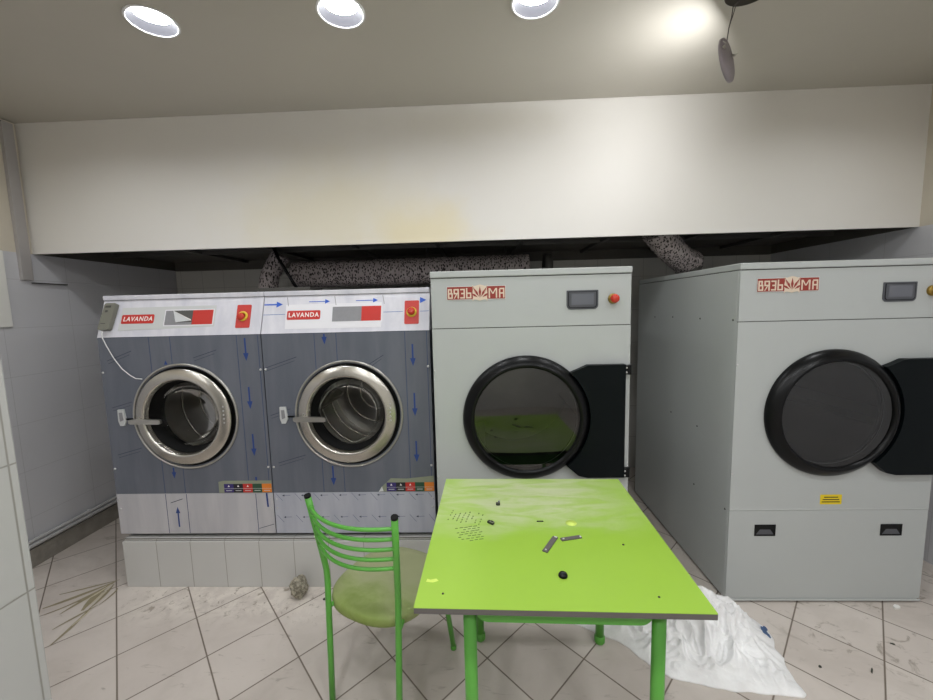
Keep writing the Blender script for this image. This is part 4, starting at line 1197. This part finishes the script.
def post(sx, z):
    T_, B_ = posts[sx]; return B_.lerp(T_, (z - B_.z) / (T_.z - B_.z))
for k, z in enumerate((0.832, 0.790, 0.748, 0.706, 0.664)):
    a_, c_ = post(-1, z), post(1, z)
    bow = 0.062
    pts = [a_.lerp(c_, (u + 1) / 2) + Vector((0, -bow * (1 - u * u), 0)) for u in [i / 10 for i in range(-10, 11)]]
    MB().tube(pts, 0.0068, G, 10).build('back_rung', t)
# seat frame ring and cushion
sy = 0.200
ring = [(0.160 * math.cos(a), sy + 0.165 * math.sin(a), 0.366) for a in [2 * PI * i / 32 for i in range(33)]]
b = MB(); b.tube(ring, 0.0095, G, 10)
for sx in (-1, 1):
    p_ = posts[sx][1]; b.tube([(p_.x * 0.98, p_.y - 0.008, 0.392), (sx * 0.135, 0.07, 0.392)], 0.009, G, 10)
    b.tube([(sx * 0.138, 0.325, 0.362), (sx * 0.115, 0.27, 0.366)], 0.009, G, 10)
b.build('seat_frame', t)
b = MB()
n = 64
prof = [(0.0, 0.376), (0.95, 0.376), (0.99, 0.380), (1.0, 0.394), (0.99, 0.407), (0.95, 0.414), (0.80, 0.418), (0.4, 0.416), (0.0, 0.415)]
def R_seat(a):
    # rounded-square plan
    p = 2.6
    return 0.210 / ((abs(math.cos(a)) ** p + abs(math.sin(a)) ** p) ** (1 / p))
rings = []
for s_, z in prof:
    if s_ == 0: rings.append([b.bm.verts.new((0, sy, z))] * n)
    else: rings.append([b.bm.verts.new((-0.026 + s_ * R_seat(2 * PI * k / n) * math.cos(2 * PI * k / n), sy + s_ * R_seat(2 * PI * k / n) * 1.03 * math.sin(2 * PI * k / n), z)) for k in range(n)])
for A, B in zip(rings, rings[1:]):
    for k in range(n):
        u = []
        for v in (A[k], A[(k + 1) % n], B[(k + 1) % n], B[k]):
            if v not in u: u.append(v)
        f = b.bm.faces.new(u); f.smooth = True
b.mi(M['seat'])
b.build('seat', t)

# ------------------------------------------------------------------ white sack on the floor
outline = [(0.40, 1.80), (0.50, 1.735), (0.56, 1.70), (0.60, 1.68), (0.625, 1.655), (0.655, 1.60), (0.70, 1.545), (0.745, 1.505), (0.80, 1.492), (0.87, 1.47), (0.95, 1.452), (1.02, 1.446), (1.10, 1.440), (1.215, 1.425),
           (1.235, 1.435), (1.232, 1.49), (1.240, 1.55), (1.265, 1.60), (1.262, 1.65), (1.292, 1.70), (1.298, 1.76), (1.285, 1.80), (1.225, 1.835), (1.19, 1.84), (1.16, 1.87), (1.12, 1.885), (1.04, 1.90), (0.95, 1.92), (0.85, 1.90), (0.72, 1.89), (0.60, 1.885), (0.48, 1.86)]
def resample(poly, n):
    P = [Vector(p) for p in poly]; L = [0]
    for i in range(len(P)): L.append(L[-1] + (P[(i + 1) % len(P)] - P[i]).length)
    out = []
    for k in range(n):
        s_ = L[-1] * k / n
        i = max(j for j in range(len(P)) if L[j] <= s_)
        out.append(P[i].lerp(P[(i + 1) % len(P)], (s_ - L[i]) / (L[i + 1] - L[i])))
    return out
N_ = 300
ol = resample(outline, N_)
c0 = Vector((0.93, 1.70))
b = MB(); rings = []
TT = [i / 64 for i in range(1, 65)]
def sack_h(x, y, t_):
    prof_ = (1 - t_ ** 2.3)
    main = 0.200 * math.exp(-(((x - 0.98) / 0.20) ** 2 + ((y - 1.80) / 0.13) ** 2)) + 0.075 * math.exp(-(((x - 1.18) / 0.09) ** 2 + ((y - 1.76) / 0.10) ** 2)) + 0.035
    v = Vector((x * 5.5, y * 5.5, 0.3))
    dv = Vector((noise.noise(v * 1.2), noise.noise(v * 1.2 + Vector((7, 3, 1))), 0)) * 0.7
    r1 = 1 - abs(noise.noise((v + dv) * 1.0)) * 2.0
    r2 = 1 - abs(noise.noise((v + dv) * 2.3 + Vector((3, 9, 4)))) * 2.0
    r3 = 1 - abs(noise.noise((v + dv) * 4.6 + Vector((1, 2, 8)))) * 2.2
    fold_ = 0.046 * max(0, r1) ** 3.0 + 0.030 * max(0, r2) ** 3 + 0.020 * max(0, r3) ** 3 + 0.006 * noise.noise(v * 9)
    return 0.004 + prof_ * (main * 0.78 + fold_) + 0.008 * t_ * (1 - t_ ** 8)
top = b.bm.verts.new((c0.x, c0.y, sack_h(c0.x, c0.y, 0)))
for t_ in TT:
    ring_ = []
    for k in range(N_):
        p = c0.lerp(ol[k], t_)
        if t_ > 0.9:
            p = p + Vector((noise.noise(Vector((p.x * 20, p.y * 20, 1))), noise.noise(Vector((p.x * 20, p.y * 20, 5))))) * 0.006
        ring_.append(b.bm.verts.new((p.x, p.y, sack_h(p.x, p.y, t_))))
    rings.append(ring_)
for k in range(N_):
    b.bm.faces.new((top, rings[0][k], rings[0][(k + 1) % N_])).smooth = True
for A, B in zip(rings, rings[1:]):
    for k in range(N_): b.bm.faces.new((A[k], B[k], B[(k + 1) % N_], A[(k + 1) % N_])).smooth = True
base = [b.bm.verts.new((v.co.x, v.co.y, 0.0008)) for v in rings[-1]]
for k in range(N_): b.bm.faces.new((rings[-1][k], base[k], base[(k + 1) % N_], rings[-1][(k + 1) % N_]))
b.bm.faces.new(base)
b.mi(M['sack'])
t = thing('plastic_sack', 'crumpled white plastic sack on the floor between table and right dryer', 'sack', (0.93, 1.70, 0))
b.shift((-0.93, -1.70, 0)); sk = b.build('sack_sheet', t)
b = MB()
for dx_, dy_, s_ in ((0, 0, 0.019), (0.016, 0.010, 0.012), (-0.012, -0.016, 0.010), (0.012, -0.016, 0.012)):
    pts = [(dx_ + s_ * math.cos(a) * random.uniform(.7, 1.1), dy_ + s_ * math.sin(a) * random.uniform(.6, 1.1)) for a in [2 * PI * i / 9 for i in range(9)]]
    b.prism([(p[0], 0, p[1]) for p in pts], (0, -0.0015, 0), M['bluebit'])
b.xf(Matrix.Translation((0.325, 0.010, 0.036)) @ Matrix.Rotation(math.radians(-62), 4, 'X') @ Matrix.Rotation(math.radians(25), 4, 'Z'))
b.build('blue_print', t)['label'] = 'blue printed patch at the sack corner'

# ------------------------------------------------------------------ lump of mortar and floor debris
b = MB()
bmesh.ops.create_icosphere(b.bm, subdivisions=4, radius=1)
for v in b.bm.verts:
    p = v.co.copy()
    f = 1 + 0.28 * noise.noise(p * 1.3 + Vector((2, 5, 1))) + 0.16 * noise.noise(p * 3.3) + 0.07 * noise.noise(p * 8)
    v.co = Vector((p.x * 0.044, p.y * 0.040, p.z * 0.058)) * f
zmin = min(v.co.z for v in b.bm.verts)
for v in b.bm.verts: v.co.z = max(v.co.z, zmin * 0.9)
zmin = min(v.co.z for v in b.bm.verts)
b.shift((0, 0, -zmin)); b.mi(M['rock'])
o = b.build('mortar_lump', loc=(-1.002, 1.962, 0.0005)); o.rotation_euler = (0, 0, 0.4)
tag(o, 'rough grey lump of mortar on the floor against the tiled plinth', 'rubble')

def ribbon(b, pts, wd, m, z):
    P = [Vector(p) for p in pts]; L, R2 = [], []
    for i, p in enumerate(P):
        a = P[max(0, i - 1)]; c = P[min(len(P) - 1, i + 1)]; t_ = (c - a).normalized(); n_ = Vector((-t_.y, t_.x))
        w_ = wd * (0.25 + 0.75 * math.sin(PI * min(0.97, max(0.06, i / (len(P) - 1)))))
        L.append(b.bm.verts.new((p.x + n_.x * w_ / 2, p.y + n_.y * w_ / 2, z))); R2.append(b.bm.verts.new((p.x - n_.x * w_ / 2, p.y - n_.y * w_ / 2, z)))
    fs = [b.bm.faces.new((L[i], R2[i], R2[i + 1], L[i + 1])) for i in range(len(P) - 1)]
    b._tag(fs, m)
def quad(p, c, q_, n=10):
    p, c, q_ = Vector(p), Vector(c), Vector(q_)
    return [p * (1 - u) ** 2 + c * 2 * u * (1 - u) + q_ * u * u for u in [i / n for i in range(n + 1)]]
b = MB()
Z_ = 0.0008
for p, c, q_, wd, mm in (
    ((-2.363, 1.978), (-2.25, 2.03), (-2.13, 2.10), 0.010, 'stainf'),
    ((-2.342, 1.874), (-2.26, 1.94), (-2.140, 2.085), 0.018, 'stainf'),
    ((-2.285, 1.830), (-2.20, 1.90), (-2.142, 2.080), 0.010, 'stainf'),
    ((-2.205, 1.839), (-2.19, 1.92), (-2.140, 2.075), 0.014, 'stainf'),
    ((-2.136, 1.736), (-2.10, 1.83), (-2.065, 1.90), 0.010, 'stainf'),
    ((-2.045, 1.643), (-2.05, 1.76), (-2.085, 1.880), 0.012, 'stainf'),
    ((-2.085, 1.870), (-2.09, 1.97), (-2.128, 2.060), 0.012, 'stainf'),
    ((-2.110, 1.860), (-2.15, 1.95), (-2.150, 2.060), 0.026, 'stainf'),
    ((-2.06, 1.90), (-2.05, 1.98), (-2.075, 2.03), 0.008, 'stainf'),
    ((-2.17, 1.93), (-2.15, 1.98), (-2.142, 2.06), 0.010, 'stain2'),
    ((-2.11, 1.90), (-2.115, 1.96), (-2.125, 2.03), 0.008, 'stain2'),
    ((-2.06, 1.76), (-2.06, 1.81), (-2.07, 1.86), 0.007, 'stain2')):
    ribbon(b, quad(p, c, q_), wd * 1.35, M[mm], Z_); Z_ += 0.00015
o = b.build('dried_streaks', recalc=False); tag(o, 'fan of dried brownish glue streaks on the floor left of the plinth', 'stain', kind='stuff')

def chip(name, loc, sx, sy, sz, m, rot, label, cat):
    b = MB(); b.prism([(-sx, -sy * .6, 0), (sx * .5, -sy, 0), (sx, sy * .2, 0), (sx * .3, sy, 0), (-sx * .8, sy * .5, 0)], (0, 0, sz), M[m])
    o = b.build(name, loc=(*loc, 0.0005)); o.rotation_euler = (0, 0, rot); tag(o, label, cat)
chip('plaster_chip', (2.02, 1.895), 0.018, 0.011, 0.010, 'panelw', 0.3, 'small white plaster chip on the floor under the right dryer front', 'chip')
chip('wood_chip', (1.577, 1.547), 0.003, 0.017, 0.004, 'dark', -0.75, 'small dark sliver on the floor tile in front of the right dryer', 'chip')
chip('dirt_crumb', (1.384, 1.564), 0.006, 0.005, 0.004, 'dark', 0.2, 'tiny dark crumb on the floor right of the sack tip', 'crumb')
chip('dirt_crumb', (1.79, 1.68), 0.009, 0.004, 0.003, 'dark', -0.5, 'tiny dark crumb near the right edge of the floor', 'crumb')
chip('mortar_crumb', (-0.86, 1.945), 0.008, 0.007, 0.006, 'dark', 0.2, 'tiny dark crumb on the floor right of the mortar lump', 'crumb')
